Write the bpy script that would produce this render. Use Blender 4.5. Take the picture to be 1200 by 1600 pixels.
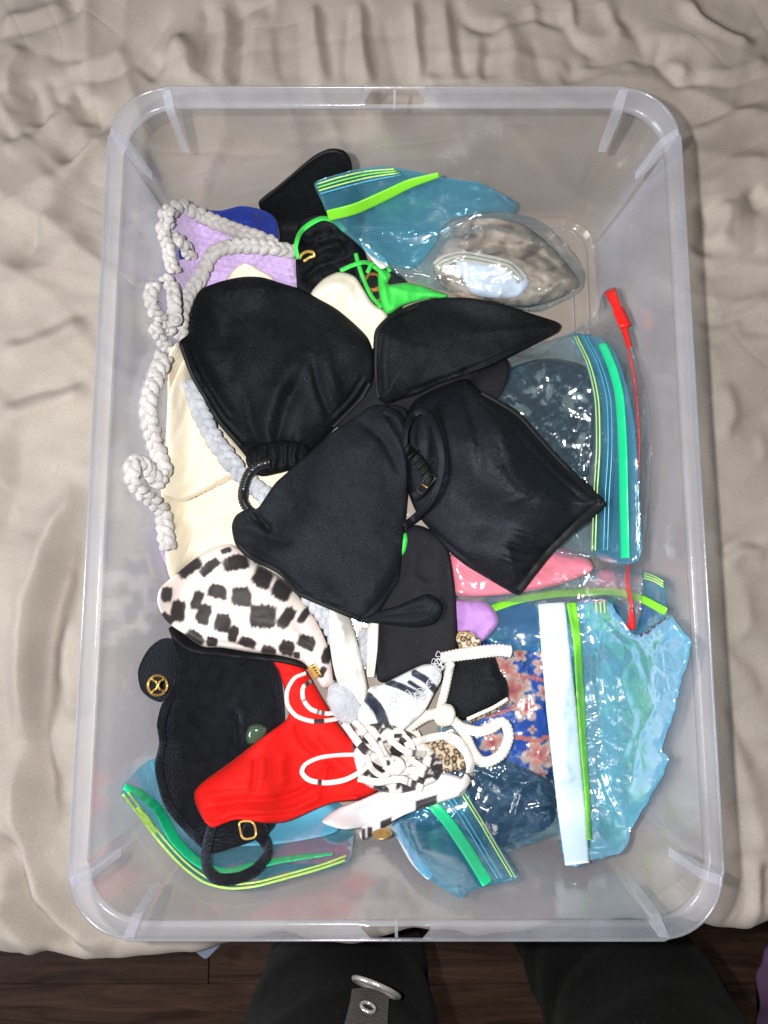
import bpy, bmesh, math, random
import numpy as np
from mathutils import Vector, Matrix
from mathutils.geometry import delaunay_2d_cdt

random.seed(7)
rng = np.random.default_rng(11)
for _o in list(bpy.data.objects):
    bpy.data.objects.remove(_o, do_unlink=True)
scene = bpy.context.scene
COL = scene.collection

# ------------------------------------------------------------------ camera
FPX, CX, CY = 1110.0, 600.0, 800.0          # focal length in photograph pixels (1200 x 1600)
TILT = math.radians(7.47)
CAMZ = 0.628
cam_d = bpy.data.cameras.new('camera')
cam = bpy.data.objects.new('camera', cam_d); COL.objects.link(cam)
cam.location = (0, 0, CAMZ); cam.rotation_euler = (TILT, 0, 0)
cam_d.sensor_fit = 'VERTICAL'; cam_d.sensor_height = 24.0; cam_d.sensor_width = 18.0
cam_d.lens = FPX/1600*24.0
cam_d.clip_start = 0.02; cam_d.clip_end = 50
scene.camera = cam

# ------------------------------------------------------------------ light: phone flash beside the lens + dim room light
world = bpy.data.worlds.new('World'); scene.world = world; world.use_nodes = True
bgn = world.node_tree.nodes['Background']
bgn.inputs[0].default_value = (1.0, 0.80, 0.62, 1); bgn.inputs[1].default_value = 0.09
fl = bpy.data.lights.new('camera_flash', 'POINT'); fl.energy = 23.5; fl.color = (1.0, 0.985, 0.965)
fl.shadow_soft_size = 0.006
flo = bpy.data.objects.new('camera_flash', fl); COL.objects.link(flo); flo.location = (-0.050, 0.012, 0.640)
rl = bpy.data.lights.new('room_light', 'AREA'); rl.energy = 33; rl.color = (0.93, 0.96, 1.0); rl.size = 0.7
rlo = bpy.data.objects.new('room_light', rl); COL.objects.link(rlo); rlo.location = (-1.7, -0.25, 0.95)
rlo.rotation_euler = (Vector((-0.2, 0.1, 0))-Vector(rlo.location)).to_track_quat('-Z', 'Y').to_euler()

vs = scene.view_settings
scene.display_settings.display_device = 'sRGB'
vs.view_transform = 'Standard'; vs.look = 'None'; vs.exposure = 0.0; vs.gamma = 1.0; vs.use_curve_mapping = False
scene.render.engine = 'CYCLES'
scene.cycles.transparent_max_bounces = 24
scene.cycles.max_bounces = 6
scene.cycles.use_denoising = True
scene.cycles.use_adaptive_sampling = True; scene.cycles.adaptive_threshold = 0.025
scene.cycles.caustics_reflective = False; scene.cycles.caustics_refractive = False

# ------------------------------------------------------------------ numeric helpers
_perm = rng.permutation(512)
_perm = np.concatenate([_perm, _perm, _perm])
_ang = rng.random(512)*2*math.pi
_gx, _gy = np.cos(_ang), np.sin(_ang)
def perlin(x, y):
    x = np.asarray(x, float); y = np.asarray(y, float)
    xi = np.floor(x).astype(int); yi = np.floor(y).astype(int)
    xf, yf = x-xi, y-yi
    u = xf*xf*xf*(xf*(xf*6-15)+10); v = yf*yf*yf*(yf*(yf*6-15)+10)
    xi &= 511; yi &= 511
    def g(ix, iy, dx, dy):
        h = _perm[_perm[ix & 511]+(iy & 511)]
        return _gx[h]*dx+_gy[h]*dy
    a = g(xi, yi, xf, yf); b = g(xi+1, yi, xf-1, yf)
    c = g(xi, yi+1, xf, yf-1); d = g(xi+1, yi+1, xf-1, yf-1)
    return (a+(b-a)*u)*(1-v)+(c+(d-c)*u)*v
def fbm(x, y, o=3):
    s = 0; a = 1.0
    for k in range(o):
        s = s+a*perlin(x*2**k+17.3*k, y*2**k-9.1*k); a *= .5
    return s
def sstep(a, b, x):
    t = np.clip((x-a)/(b-a), 0, 1); return t*t*(3-2*t)
def hash2(i, j, k=0):
    return (np.sin(i*127.1+j*311.7+k*74.7)*43758.5453) % 1.0

st, ct = math.sin(TILT), math.cos(TILT)
def ray(px, py):
    u = (np.asarray(px, float)-CX)/FPX; v = (CY-np.asarray(py, float))/FPX
    return u, st+v*ct, -ct+v*st
def at(px, py, z):
    "point of the place at height z that the photograph shows at a pixel"
    dx, dy, dz = ray(px, py); t = (z-CAMZ)/dz
    return np.stack([dx*t, dy*t, np.broadcast_to(np.asarray(z, float), t.shape)], -1)

# heightmap of everything that lies in the box: each new thing is draped on what is already there
CELL = .0015; GX0, GX1, GY0, GY1 = -.225, .24, -.235, .405
NX = int((GX1-GX0)/CELL)+1; NY = int((GY1-GY0)/CELL)+1
gx = GX0+np.arange(NX)*CELL; gy = GY0+np.arange(NY)*CELL
GXX, GYY = np.meshgrid(gx, gy)
BCX, BCY = .0078, .0840                       # box centre
RIM = .155
def rrect_sd(x, y, hx, hy, r):
    qx = np.abs(x-BCX)-hx+r; qy = np.abs(y-BCY)-hy+r
    return np.hypot(np.maximum(qx, 0), np.maximum(qy, 0))+np.minimum(np.maximum(qx, qy), 0)-r
_sd = rrect_sd(GXX, GYY, .186, .271, .026)
H = .0045+np.clip(_sd/.0135, 0, 1.0)*.134
H = np.where(_sd > .0135, RIM+.001, H)
def blur(a, s):
    if s <= 0: return a
    r = max(1, int(3*s)); k = np.exp(-.5*(np.arange(-r, r+1)/s)**2); k /= k.sum()
    p = np.pad(a, ((r, r), (0, 0)), mode='edge'); b = sum(k[i]*p[i:i+a.shape[0]] for i in range(2*r+1))
    p = np.pad(b, ((0, 0), (r, r)), mode='edge'); return sum(k[i]*p[:, i:i+a.shape[1]] for i in range(2*r+1))
def maxf(a, r):
    for _ in range(r):
        p = np.pad(a, 1, mode='edge')
        a = np.maximum.reduce([p[1:-1, 1:-1], p[:-2, 1:-1], p[2:, 1:-1], p[1:-1, :-2], p[1:-1, 2:]])
    return a
def drape(sig_mm, dil):
    return np.maximum(blur(maxf(H, dil), sig_mm*.001/CELL), H)
def samp(S, x, y):
    fx = np.clip((x-GX0)/CELL, 0, NX-1.001); fy = np.clip((y-GY0)/CELL, 0, NY-1.001)
    i = fx.astype(int); j = fy.astype(int); a = fx-i; b = fy-j
    return (S[j, i]*(1-a)+S[j, i+1]*a)*(1-b)+(S[j+1, i]*(1-a)+S[j+1, i+1]*a)*b
def march(S, px, py, off):
    "where the view rays of pixels meet the surface S + off"
    dx, dy, dz = ray(px, py)
    n = len(dx); zs = np.linspace(.30, -.01, 207)
    done = np.zeros(n, bool); zr = np.full(n, .005); prev = None; pz = None
    for z in zs:
        t = (z-CAMZ)/dz
        d = z-(samp(S, dx*t, dy*t)+off)
        hit = (~done) & (d <= 0)
        if prev is not None and hit.any():
            f = prev[hit]/(prev[hit]-d[hit]+1e-12)
            zr[hit] = pz+(z-pz)*f
        done |= hit; prev, pz = d, z
        if done.all(): break
    t = (zr-CAMZ)/dz
    return np.stack([dx*t, dy*t, zr], -1)
def splat(P, grow=1):
    global H
    T = np.full(H.shape, -1.0)
    i = np.clip(np.round((P[:, 0]-GX0)/CELL).astype(int), 0, NX-1); j = np.clip(np.round((P[:, 1]-GY0)/CELL).astype(int), 0, NY-1)
    np.maximum.at(T, (j, i), P[:, 2])
    m = maxf(T, grow); T = np.where(T < 0, m, T)
    H = np.maximum(H, T)

def catmull(pts, closed, sp):
    P = np.array(pts, float); n = len(P); out = []
    rngk = range(n) if closed else range(n-1)
    for k in rngk:
        p1, p2 = P[k], P[(k+1) % n]
        p0 = P[k-1] if (closed or k > 0) else 2*p1-p2
        p3 = P[(k+2) % n] if (closed or k+2 < n) else 2*p2-p1
        m = max(2, int(np.hypot(*(p2-p1))/2)); t = np.linspace(0, 1, m, endpoint=False)[:, None]
        # softened tangents keep corners near the traced outline
        m1 = (p2-p0)*.42; m2 = (p3-p1)*.42
        L = np.hypot(*(p2-p1))+1e-9
        for mm in (m1, m2):
            l = np.hypot(*mm)
            if l > L: mm *= L/l
        out.append((2*t**3-3*t**2+1)*p1+(t**3-2*t**2+t)*m1+(-2*t**3+3*t**2)*p2+(t**3-t**2)*m2)
    out = np.concatenate(out)
    if not closed: out = np.vstack([out, P[-1]])
    Q = np.vstack([out, out[:1]]) if closed else out
    s = np.concatenate([[0], np.cumsum(np.hypot(*np.diff(Q, axis=0).T))])
    m = max(3, int(round(s[-1]/sp)))
    q = np.linspace(0, s[-1], m, endpoint=not closed) if closed else np.linspace(0, s[-1], m+1)
    return np.stack([np.interp(q, s, Q[:, 0]), np.interp(q, s, Q[:, 1])], -1)
def seg_dist(p, poly, closed):
    A = poly; B = np.roll(poly, -1, 0) if closed else None
    if not closed: A, B = poly[:-1], poly[1:]
    best = np.full(len(p), 1e9); par = np.zeros(len(p))
    n = len(A)
    for k in range(n):
        ab = B[k]-A[k]; l2 = ab@ab+1e-12
        t = np.clip(((p-A[k])@ab)/l2, 0, 1)
        d = np.hypot(p[:, 0]-A[k, 0]-t*ab[0], p[:, 1]-A[k, 1]-t*ab[1])
        m = d < best; best[m] = d[m]; par[m] = ((k+t)/n)[m]
    return best, par
def inside(p, poly):
    x, y = p[:, 0], p[:, 1]; r = np.zeros(len(p), bool); n = len(poly); j = n-1
    for i in range(n):
        xi, yi = poly[i]; xj, yj = poly[j]
        c = ((yi > y) != (yj > y))
        if c.any(): r ^= c & (x < (xj-xi)*(y-yi)/((yj-yi) if yj != yi else 1e-9)+xi)
        j = i
    return r

# ------------------------------------------------------------------ object helpers
def tag(o, label, cat, group=None, kind=None):
    if label: o['label'] = label
    if cat: o['category'] = cat
    if group: o['group'] = group
    if kind: o['kind'] = kind
    return o
def thing(name, label, cat, px, py, group=None, z=None):
    o = bpy.data.objects.new(name, None); COL.objects.link(o)
    o.empty_display_size = .02
    if z is None: p = march(H, np.array([float(px)]), np.array([float(py)]), 0.0)[0]
    else: p = at(px, py, z)
    o.location = [float(c) for c in p]
    return tag(o, label, cat, group)
def base_of(parent):
    v = np.zeros(3)
    while parent is not None:
        v += np.array(parent.location); parent = parent.parent
    return v
def mesh_obj(name, V, F, mat, parent=None, smooth=True, uv=None, col=None):
    V = np.asarray(V, float); off = base_of(parent)
    own = np.zeros(3)
    if parent is None and len(V):
        own = np.array([V[:, 0].mean(), V[:, 1].mean(), V[:, 2].min()])
    me = bpy.data.meshes.new(name)
    me.from_pydata((V-off-own).tolist(), [], [list(map(int, f)) for f in F])
    if uv is not None:
        L = me.uv_layers.new(name='UVMap')
        li = np.zeros(len(me.loops), np.int32); me.loops.foreach_get('vertex_index', li)
        L.data.foreach_set('uv', np.asarray(uv, np.float32)[li].ravel())
    if col is not None:
        a = me.color_attributes.new('Col', 'FLOAT_COLOR', 'POINT')
        c = np.ones((len(V), 4), np.float32); c[:, :3] = col
        a.data.foreach_set('color', c.ravel())
    if smooth: me.polygons.foreach_set('use_smooth', [True]*len(me.polygons))
    me.update()
    if mat: me.materials.append(mat)
    o = bpy.data.objects.new(name, me); COL.objects.link(o)
    if parent is not None: o.parent = parent
    else: o.location = own.tolist()
    return o

def patch(name, outline, mat, parent=None, thick=2., dome=8., lift=0., folds=(), bumps=(), noise=(), sp=3., sig=4., dil=2,
          colour=None, closed_under=True, foldk=1., power=.5, raw=False, fn=None, update=True, edge=.6, ragged=0.):
    """a piece of cloth or film draped on the pile. thick, folds, bumps, noise in mm; positions in photograph pixels"""
    out = np.array(outline, float) if raw else catmull(outline, True, sp)
    if ragged:
        out = out+ragged*np.stack([perlin(out[:, 0]/14, out[:, 1]/14)+.5*perlin(out[:, 0]/6, out[:, 1]/6), perlin(out[:, 0]/14+40, out[:, 1]/14)+.5*perlin(out[:, 0]/6+20, out[:, 1]/6)], -1)
    x0, y0 = out.min(0); x1, y1 = out.max(0)
    h = sp*.87
    rows = np.arange(y0+h, y1, h); pts = []
    for k, yy in enumerate(rows):
        xs = np.arange(x0+(sp*.5 if k % 2 else 0), x1, sp)
        pts.append(np.stack([xs, np.full(len(xs), yy)], -1))
    G = np.concatenate(pts) if pts else np.zeros((0, 2))
    if len(G):
        G = G[inside(G, out)]
    if len(G):
        d, _ = seg_dist(G, out, True); G = G[d > sp*.55]
    P = np.vstack([out, G]); n = len(out)
    res = delaunay_2d_cdt([Vector(p) for p in P.tolist()], [(i, (i+1) % n) for i in range(n)], [], 1, 1e-5)
    P2 = np.array([tuple(v) for v in res[0]]); F = [tuple(f) for f in res[2]]
    d, _ = seg_dist(P2, out, True)
    t = np.clip(d/dome, 0, 1)
    prof = (1-(1-t)**2)**power
    off = lift+edge+thick*prof
    for f in folds:
        fp = catmull(f[0], False, 4.)
        dd, par = seg_dist(P2, fp, False)
        tp = np.minimum(1, np.minimum(par, 1-par)*5+.12) if len(f) < 4 else 1.0
        off = off+foldk*f[1]*np.exp(-(dd/f[2])**2)*tp*np.clip(d/4, 0, 1)
    for b in bumps:
        cx, cy, rx, ry, an, am = b; a = math.radians(an)
        ux = (P2[:, 0]-cx)*math.cos(a)+(P2[:, 1]-cy)*math.sin(a); uy = -(P2[:, 0]-cx)*math.sin(a)+(P2[:, 1]-cy)*math.cos(a)
        off = off+am*np.exp(-(ux/rx)**2-(uy/ry)**2)*np.clip(d/6, 0, 1)
    for nz in noise:                       # (amp, scale_px, kind, angle, stretch)
        am, sc, kd = nz[:3]; a = math.radians(nz[3] if len(nz) > 3 else 0); s2 = nz[4] if len(nz) > 4 else 1.
        ux = (P2[:, 0]*math.cos(a)+P2[:, 1]*math.sin(a))/(sc*s2); uy = (-P2[:, 0]*math.sin(a)+P2[:, 1]*math.cos(a))/sc
        if kd == 'soft': v = fbm(ux, uy, 3)
        elif kd == 'crinkle':
            wx = ux+.5*perlin(ux*.7+5, uy*.7); wy = uy+.5*perlin(ux*.7, uy*.7+9)
            v = 1.2*np.abs(perlin(wx, wy))+.8*np.abs(perlin(wx*1.9+7, wy*1.9))+.35*np.abs(perlin(wx*4.1, wy*4.1+3))
        elif kd == 'facet':
            wx = ux+.45*perlin(ux*.8+5, uy*.8); wy = uy+.45*perlin(ux*.8, uy*.8+9); v = 0
            for sc_, am_ in ((1., 1.), (2.3, .45)):
                a_ = wx*sc_; b_ = wy*sc_; f1 = np.full(len(a_), 9.); f2 = f1.copy()
                for di in (-1, 0, 1):
                    for dj in (-1, 0, 1):
                        i_ = np.floor(a_)+di; j_ = np.floor(b_)+dj
                        q_ = np.hypot(a_-i_-.5-.8*(hash2(i_, j_)-.5), b_-j_-.5-.8*(hash2(i_, j_, 1)-.5))
                        f2 = np.minimum(f2, np.maximum(f1, q_)); f1 = np.minimum(f1, q_)
                v = v+am_*(1.1*f1-1.3*np.exp(-(f2-f1)*7)*.35)
        elif kd == 'ridge': v = 1-2*np.abs(fbm(ux, uy, 2))
        off = off+am*v*np.clip(d/5, .15, 1)
    if fn is not None: off = off+fn(P2[:, 0], P2[:, 1], d)*np.clip(d/3, 0, 1)
    off = np.maximum(off, .35)
    S = drape(sig, dil)
    T = march(S, P2[:, 0], P2[:, 1], off*.001)
    N = len(T)
    up = [f if (T[f[1], 0]-T[f[0], 0])*(T[f[2], 1]-T[f[0], 1])-(T[f[1], 1]-T[f[0], 1])*(T[f[2], 0]-T[f[0], 0]) > 0 else f[::-1] for f in F]
    uv = P2/1000.0
    c = None if colour is None else colour(P2[:, 0], P2[:, 1], d)
    if closed_under:
        B = T.copy(); zb = samp(S, T[:, 0], T[:, 1])+.0002
        B[:, 2] = np.minimum(T[:, 2]-.0004, np.maximum(zb, T[:, 2]-np.maximum(.0012, .6*off*.001)))
        cnt = {}
        for f in up:
            for a, b in zip(f, f[1:]+f[:1]): cnt[(a, b)] = 1
        side = [(b, a, a+N, b+N) for (a, b) in cnt if (b, a) not in cnt]
        V = np.vstack([T, B]); FF = list(up)+[tuple(i+N for i in f[::-1]) for f in up]+side
        uv = np.vstack([uv, uv]); c = None if c is None else np.vstack([c, c])
    else:
        V, FF = T, up
    o = mesh_obj(name, V, FF, mat, parent, True, uv, c)
    if update: splat(T)
    return o
def strip_outline(path, w, sp=3.):
    p = catmull(path, False, sp); t = np.gradient(p, axis=0); t /= np.hypot(t[:, 0], t[:, 1])[:, None]+1e-9
    n = np.stack([-t[:, 1], t[:, 0]], -1)
    ww = np.interp(np.linspace(0, 1, len(p)), np.linspace(0, 1, len(np.atleast_1d(w))), np.atleast_1d(w))[:, None]*.5
    return np.vstack([p+n*ww, (p-n*ww)[::-1]])
def band(name, path, w, mat, parent=None, sp=2.5, **k):
    "flat strip lying on the surface, w pixels wide"
    o = strip_outline(path, w, sp)
    return patch(name, o, mat, parent, raw=True, sp=sp, **{**dict(thick=.5, dome=2, sig=1.2, dil=1, edge=.3), **k})

def tube(P, ra, rb, closed=False, n=10, tilt=0., caps=True):
    "tube mesh through 3-D points P; ra side radius, rb vertical radius (arrays or scalars)"
    P = np.asarray(P, float); m = len(P)
    if closed: T = np.roll(P, -1, 0)-np.roll(P, 1, 0)
    else: T = np.gradient(P, axis=0)
    T /= np.linalg.norm(T, axis=1)[:, None]+1e-12
    S = np.cross(T, np.array([0, 0, 1.])); l = np.linalg.norm(S, axis=1); S[l < 1e-4] = (1, 0, 0); S /= np.linalg.norm(S, axis=1)[:, None]
    N = np.cross(S, T)
    tl = np.broadcast_to(np.asarray(tilt, float), (m,))[:, None]
    S, N = S*np.cos(tl)+N*np.sin(tl), N*np.cos(tl)-S*np.sin(tl)
    ra = np.broadcast_to(np.asarray(ra, float), (m,)); rb = np.broadcast_to(np.asarray(rb, float), (m,))
    a = np.arange(n)*2*math.pi/n
    V = P[:, None]+S[:, None]*(ra[:, None]*np.cos(a))[..., None]+N[:, None]*(rb[:, None]*np.sin(a))[..., None]
    V = V.reshape(-1, 3); F = []
    for i in range(m if closed else m-1):
        j = (i+1) % m
        for k in range(n):
            F.append((i*n+k, i*n+(k+1) % n, j*n+(k+1) % n, j*n+k))
    if not closed and caps:
        V = np.vstack([V, P[:1]-T[:1]*min(ra[0], rb[0])*.5, P[-1:]+T[-1:]*min(ra[-1], rb[-1])*.5]); c0, c1 = m*n, m*n+1
        for k in range(n):
            F.append((c0, (k+1) % n, k)); F.append((c1, (m-1)*n+k, (m-1)*n+(k+1) % n))
    return V, F
def path3(path, off_mm, closed=False, sp=3., sig=1.5, smooth=2.0, lift=None):
    p = catmull(path, closed, sp); m = len(p)
    off = np.full(m, off_mm, float)
    if lift is not None: off = off+np.interp(np.linspace(0, 1, m), np.linspace(0, 1, len(lift)), lift)
    S = drape(sig, 1)
    T = march(S, p[:, 0], p[:, 1], off*.001)
    if smooth > 0 and m > 6:
        r = int(3*smooth); k = np.exp(-.5*(np.arange(-r, r+1)/smooth)**2); k /= k.sum()
        z = np.pad(T[:, 2], r, mode='wrap' if closed else 'edge'); zz = np.convolve(z, k, 'valid')
        T = at(p[:, 0], p[:, 1], np.maximum(zz, T[:, 2]-.0015))
    return p, T
def pxm(T): return (CAMZ-T[:, 2].mean())/FPX*1.0
def cord(name, path, w, mat, parent=None, flat=1., rib=None, lift=None, closed=False, sp=3., tilt=0., n=10, colour=None, smooth=2., taper=None, sig=1.5, grow=1):
    "cord, strap or binding of width w pixels"
    r = w*.5*.00050
    p, T = path3(path, r*1000*(flat if not np.any(tilt) else 1.), closed, sp, sig, smooth, lift)
    r = w*.5*pxm(T); m = len(T)
    ra = np.full(m, r); rb = np.full(m, r*flat)
    if rib:
        s = np.arange(m)*sp; f = 1+rib[1]*(np.abs(np.sin(s*math.pi/rib[0]))-.5); ra = ra*f; rb = rb*f
    if taper is not None:
        f = np.interp(np.linspace(0, 1, m), np.linspace(0, 1, len(taper)), taper); ra = ra*f; rb = rb*f
    tl = 0. if not np.any(tilt) else np.interp(np.linspace(0, 1, m), np.linspace(0, 1, len(np.atleast_1d(tilt))), np.radians(np.atleast_1d(tilt)))
    V, F = tube(T, ra, rb, closed, n, tl)
    c = None
    if colour is not None:
        q = np.repeat(p, n, 0); ex = len(V)-len(q)
        if ex: q = np.vstack([q, p[:1], p[-1:]])
        c = colour(q[:, 0], q[:, 1], np.full(len(q), 9.))
    uv = np.zeros((len(V), 2)); uv[:m*n, 0] = np.repeat(np.arange(m)*sp/1000., n); uv[:m*n, 1] = np.tile(np.arange(n)/n, m)*.02
    o = mesh_obj(name, V, F, mat, parent, True, uv, c)
    splat(V, grow)
    return o
_ico = bmesh.new(); bmesh.ops.create_icosphere(_ico, subdivisions=3, radius=1)
ICO_V = np.array([tuple(v.co) for v in _ico.verts]); ICO_F = [tuple(v.index for v in f.verts) for f in _ico.faces]; _ico.free()
def braid(name, path, w, mat, parent=None, closed=False, step=.31, lift=None):
    "three plump chenille strands plaited along a path, with short pile standing off them"
    r = w*.5*.00050
    p, T = path3(path, r*800, closed, 1.6, 2.5, 4., lift)
    r = w*.5*pxm(T); m = len(T); d = np.gradient(T, axis=0); d /= np.linalg.norm(d, axis=1)[:, None]
    s = np.cross(d, (0, 0, 1.)); s /= np.linalg.norm(s, axis=1)[:, None]; u = np.cross(s, d)
    L_ = np.arange(m)*1.6; per = w*1.55; V = []; F = []; n = 0; ph0 = rng.random()*6
    for k in range(3):
        th = L_/per*2*math.pi+ph0+k*2*math.pi/3+.35*perlin(L_/23+k*9, L_*0+3)
        P = T+s*(r*.52*np.sin(th))[:, None]+u*(r*.34*np.sin(2*th))[:, None]
        rad = r*.50*(1+.13*np.sin(L_/(w*.30)*math.pi+k)+.22*perlin(L_/6.+k*31, L_*0+ph0))
        v_, f_ = tube(P, rad, rad, closed, 9)
        v_ = v_+rng.normal(0, r*.035, v_.shape)
        V.append(v_); F += [tuple(i+n for i in q) for q in f_]; n += len(v_)
        # pile
        nf = int(m*3.0); i = rng.integers(0, m-1, nf); a = rng.random(nf)*2*math.pi
        nr = s[i]*np.cos(a)[:, None]+u[i]*np.sin(a)[:, None]
        b = P[i]+nr*(rad[i]*.95)[:, None]+d[i]*rng.normal(0, .0004, nf)[:, None]
        tip = b+nr*(rng.random(nf)*.0009+.0004)[:, None]+rng.normal(0, .0004, (nf, 3)); sd = np.cross(nr, d[i])*.00009
        q = np.stack([b-sd, b+sd, tip], 1).reshape(-1, 3); V.append(q); F += [(n+3*j, n+3*j+1, n+3*j+2) for j in range(nf)]; n += len(q)
    V = np.concatenate(V)
    o = mesh_obj(name, V, F, mat, parent)
    splat(V, 1)
    return o

# ------------------------------------------------------------------ materials
def nt(name):
    m = bpy.data.materials.new(name); m.use_nodes = True; t = m.node_tree
    for n in list(t.nodes): t.nodes.remove(n)
    out = t.nodes.new('ShaderNodeOutputMaterial')
    return m, t, out
def N(t, typ, **kw):
    n = t.nodes.new(typ)
    for k, v in kw.items():
        if k in n.inputs: n.inputs[k].default_value = v
        else: setattr(n, k, v)
    return n
def rgb(c): return (c[0], c[1], c[2], 1.0)
def fabric(name, colr, rough=.75, sheen=.0, sheen_tint=(1, 1, 1), fine=1100., bump=.25, dist=.0003, var=.12, vscale=30., attr=False, weave=None, spec=.3, ribs=None, lint=0., grain=0., spectint=None):
    "cloth: base colour with slight mottling, woven relief and sheen"
    m, t, out = nt(name); L = t.links.new
    bs = N(t, 'ShaderNodeBsdfPrincipled', Roughness=rough)
    bs.inputs['Specular IOR Level'].default_value = spec
    bs.inputs['Sheen Weight'].default_value = sheen; bs.inputs['Sheen Tint'].default_value = rgb(sheen_tint); bs.inputs['Sheen Roughness'].default_value = .45
    tc = N(t, 'ShaderNodeTexCoord')
    nz = N(t, 'ShaderNodeTexNoise', Scale=vscale, Detail=4.); L(tc.outputs['Object'], nz.inputs['Vector'])
    if attr:
        a = N(t, 'ShaderNodeAttribute', attribute_name='Col'); src = a.outputs['Color']
    else:
        r = N(t, 'ShaderNodeRGB'); r.outputs[0].default_value = rgb(colr); src = r.outputs[0]
    mr = N(t, 'ShaderNodeMapRange'); mr.inputs['To Min'].default_value = 1-var; mr.inputs['To Max'].default_value = 1+var
    mr.inputs['From Min'].default_value = .3; mr.inputs['From Max'].default_value = .7
    L(nz.outputs['Fac'], mr.inputs['Value'])
    mx = N(t, 'ShaderNodeVectorMath', operation='SCALE'); L(src, mx.inputs[0]); L(mr.outputs[0], mx.inputs['Scale'])
    if spectint: bs.inputs['Specular Tint'].default_value = rgb(spectint)
    if grain:
        gn = N(t, 'ShaderNodeTexNoise', Scale=1050., Detail=2., Roughness=.6); L(tc.outputs['Object'], gn.inputs['Vector'])
        gm = N(t, 'ShaderNodeMapRange'); gm.inputs['From Min'].default_value = .36; gm.inputs['From Max'].default_value = .64; gm.inputs['To Min'].default_value = 1-grain; gm.inputs['To Max'].default_value = 1+grain; L(gn.outputs['Fac'], gm.inputs['Value'])
        gs = N(t, 'ShaderNodeVectorMath', operation='SCALE'); L(mx.outputs[0], gs.inputs[0]); L(gm.outputs[0], gs.inputs['Scale']); mx = gs
        gp = N(t, 'ShaderNodeMath', operation='MULTIPLY'); L(gm.outputs[0], gp.inputs[0]); gp.inputs[1].default_value = spec; L(gp.outputs[0], bs.inputs['Specular IOR Level'])
    if lint:
        vo = N(t, 'ShaderNodeTexVoronoi', Scale=260., feature='F1'); L(tc.outputs['Object'], vo.inputs['Vector'])
        gr = N(t, 'ShaderNodeTexNoise', Scale=700., Detail=2.); L(tc.outputs['Object'], gr.inputs['Vector'])
        l1 = N(t, 'ShaderNodeMapRange'); l1.inputs['From Min'].default_value = .16; l1.inputs['From Max'].default_value = .10; L(vo.outputs['Distance'], l1.inputs['Value'])
        l2 = N(t, 'ShaderNodeMapRange'); l2.inputs['From Min'].default_value = .45; l2.inputs['From Max'].default_value = .75; L(gr.outputs['Fac'], l2.inputs['Value'])
        l3 = N(t, 'ShaderNodeMath', operation='MULTIPLY'); L(l1.outputs[0], l3.inputs[0]); L(l2.outputs[0], l3.inputs[1])
        g2 = N(t, 'ShaderNodeMath', operation='MULTIPLY_ADD'); L(gr.outputs['Fac'], g2.inputs[0]); g2.inputs[1].default_value = lint*.012; L(l3.outputs[0], g2.inputs[2])
        lm = N(t, 'ShaderNodeMath', operation='MULTIPLY'); L(g2.outputs[0], lm.inputs[0]); lm.inputs[1].default_value = lint
        la = N(t, 'ShaderNodeVectorMath', operation='ADD'); L(mx.outputs[0], la.inputs[0]); L(lm.outputs[0], la.inputs[1]); mx = la
    L(mx.outputs[0], bs.inputs['Base Color'])
    f = N(t, 'ShaderNodeTexNoise', Scale=fine, Detail=3.); L(tc.outputs['Object'], f.inputs['Vector'])
    hgt = f.outputs['Fac']
    if ribs:                                   # (angle deg, lines per pixel, weight) on the cloth's own coordinates
        mp = N(t, 'ShaderNodeMapping'); mp.inputs['Rotation'].default_value = (0, 0, math.radians(ribs[0])); L(tc.outputs['UV'], mp.inputs['Vector'])
        w = N(t, 'ShaderNodeTexWave', Scale=ribs[1], Distortion=1.2, Detail=2.); w.inputs['Detail Scale'].default_value = .6; L(mp.outputs[0], w.inputs['Vector'])
        ad = N(t, 'ShaderNodeMath', operation='MULTIPLY_ADD'); L(w.outputs['Fac'], ad.inputs[0]); ad.inputs[1].default_value = ribs[2]; L(hgt, ad.inputs[2]); hgt = ad.outputs[0]
    bp = N(t, 'ShaderNodeBump', Strength=bump, Distance=dist); L(hgt, bp.inputs['Height']); L(bp.outputs[0], bs.inputs['Normal'])
    L(bs.outputs[0], out.inputs[0])
    return m
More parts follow.
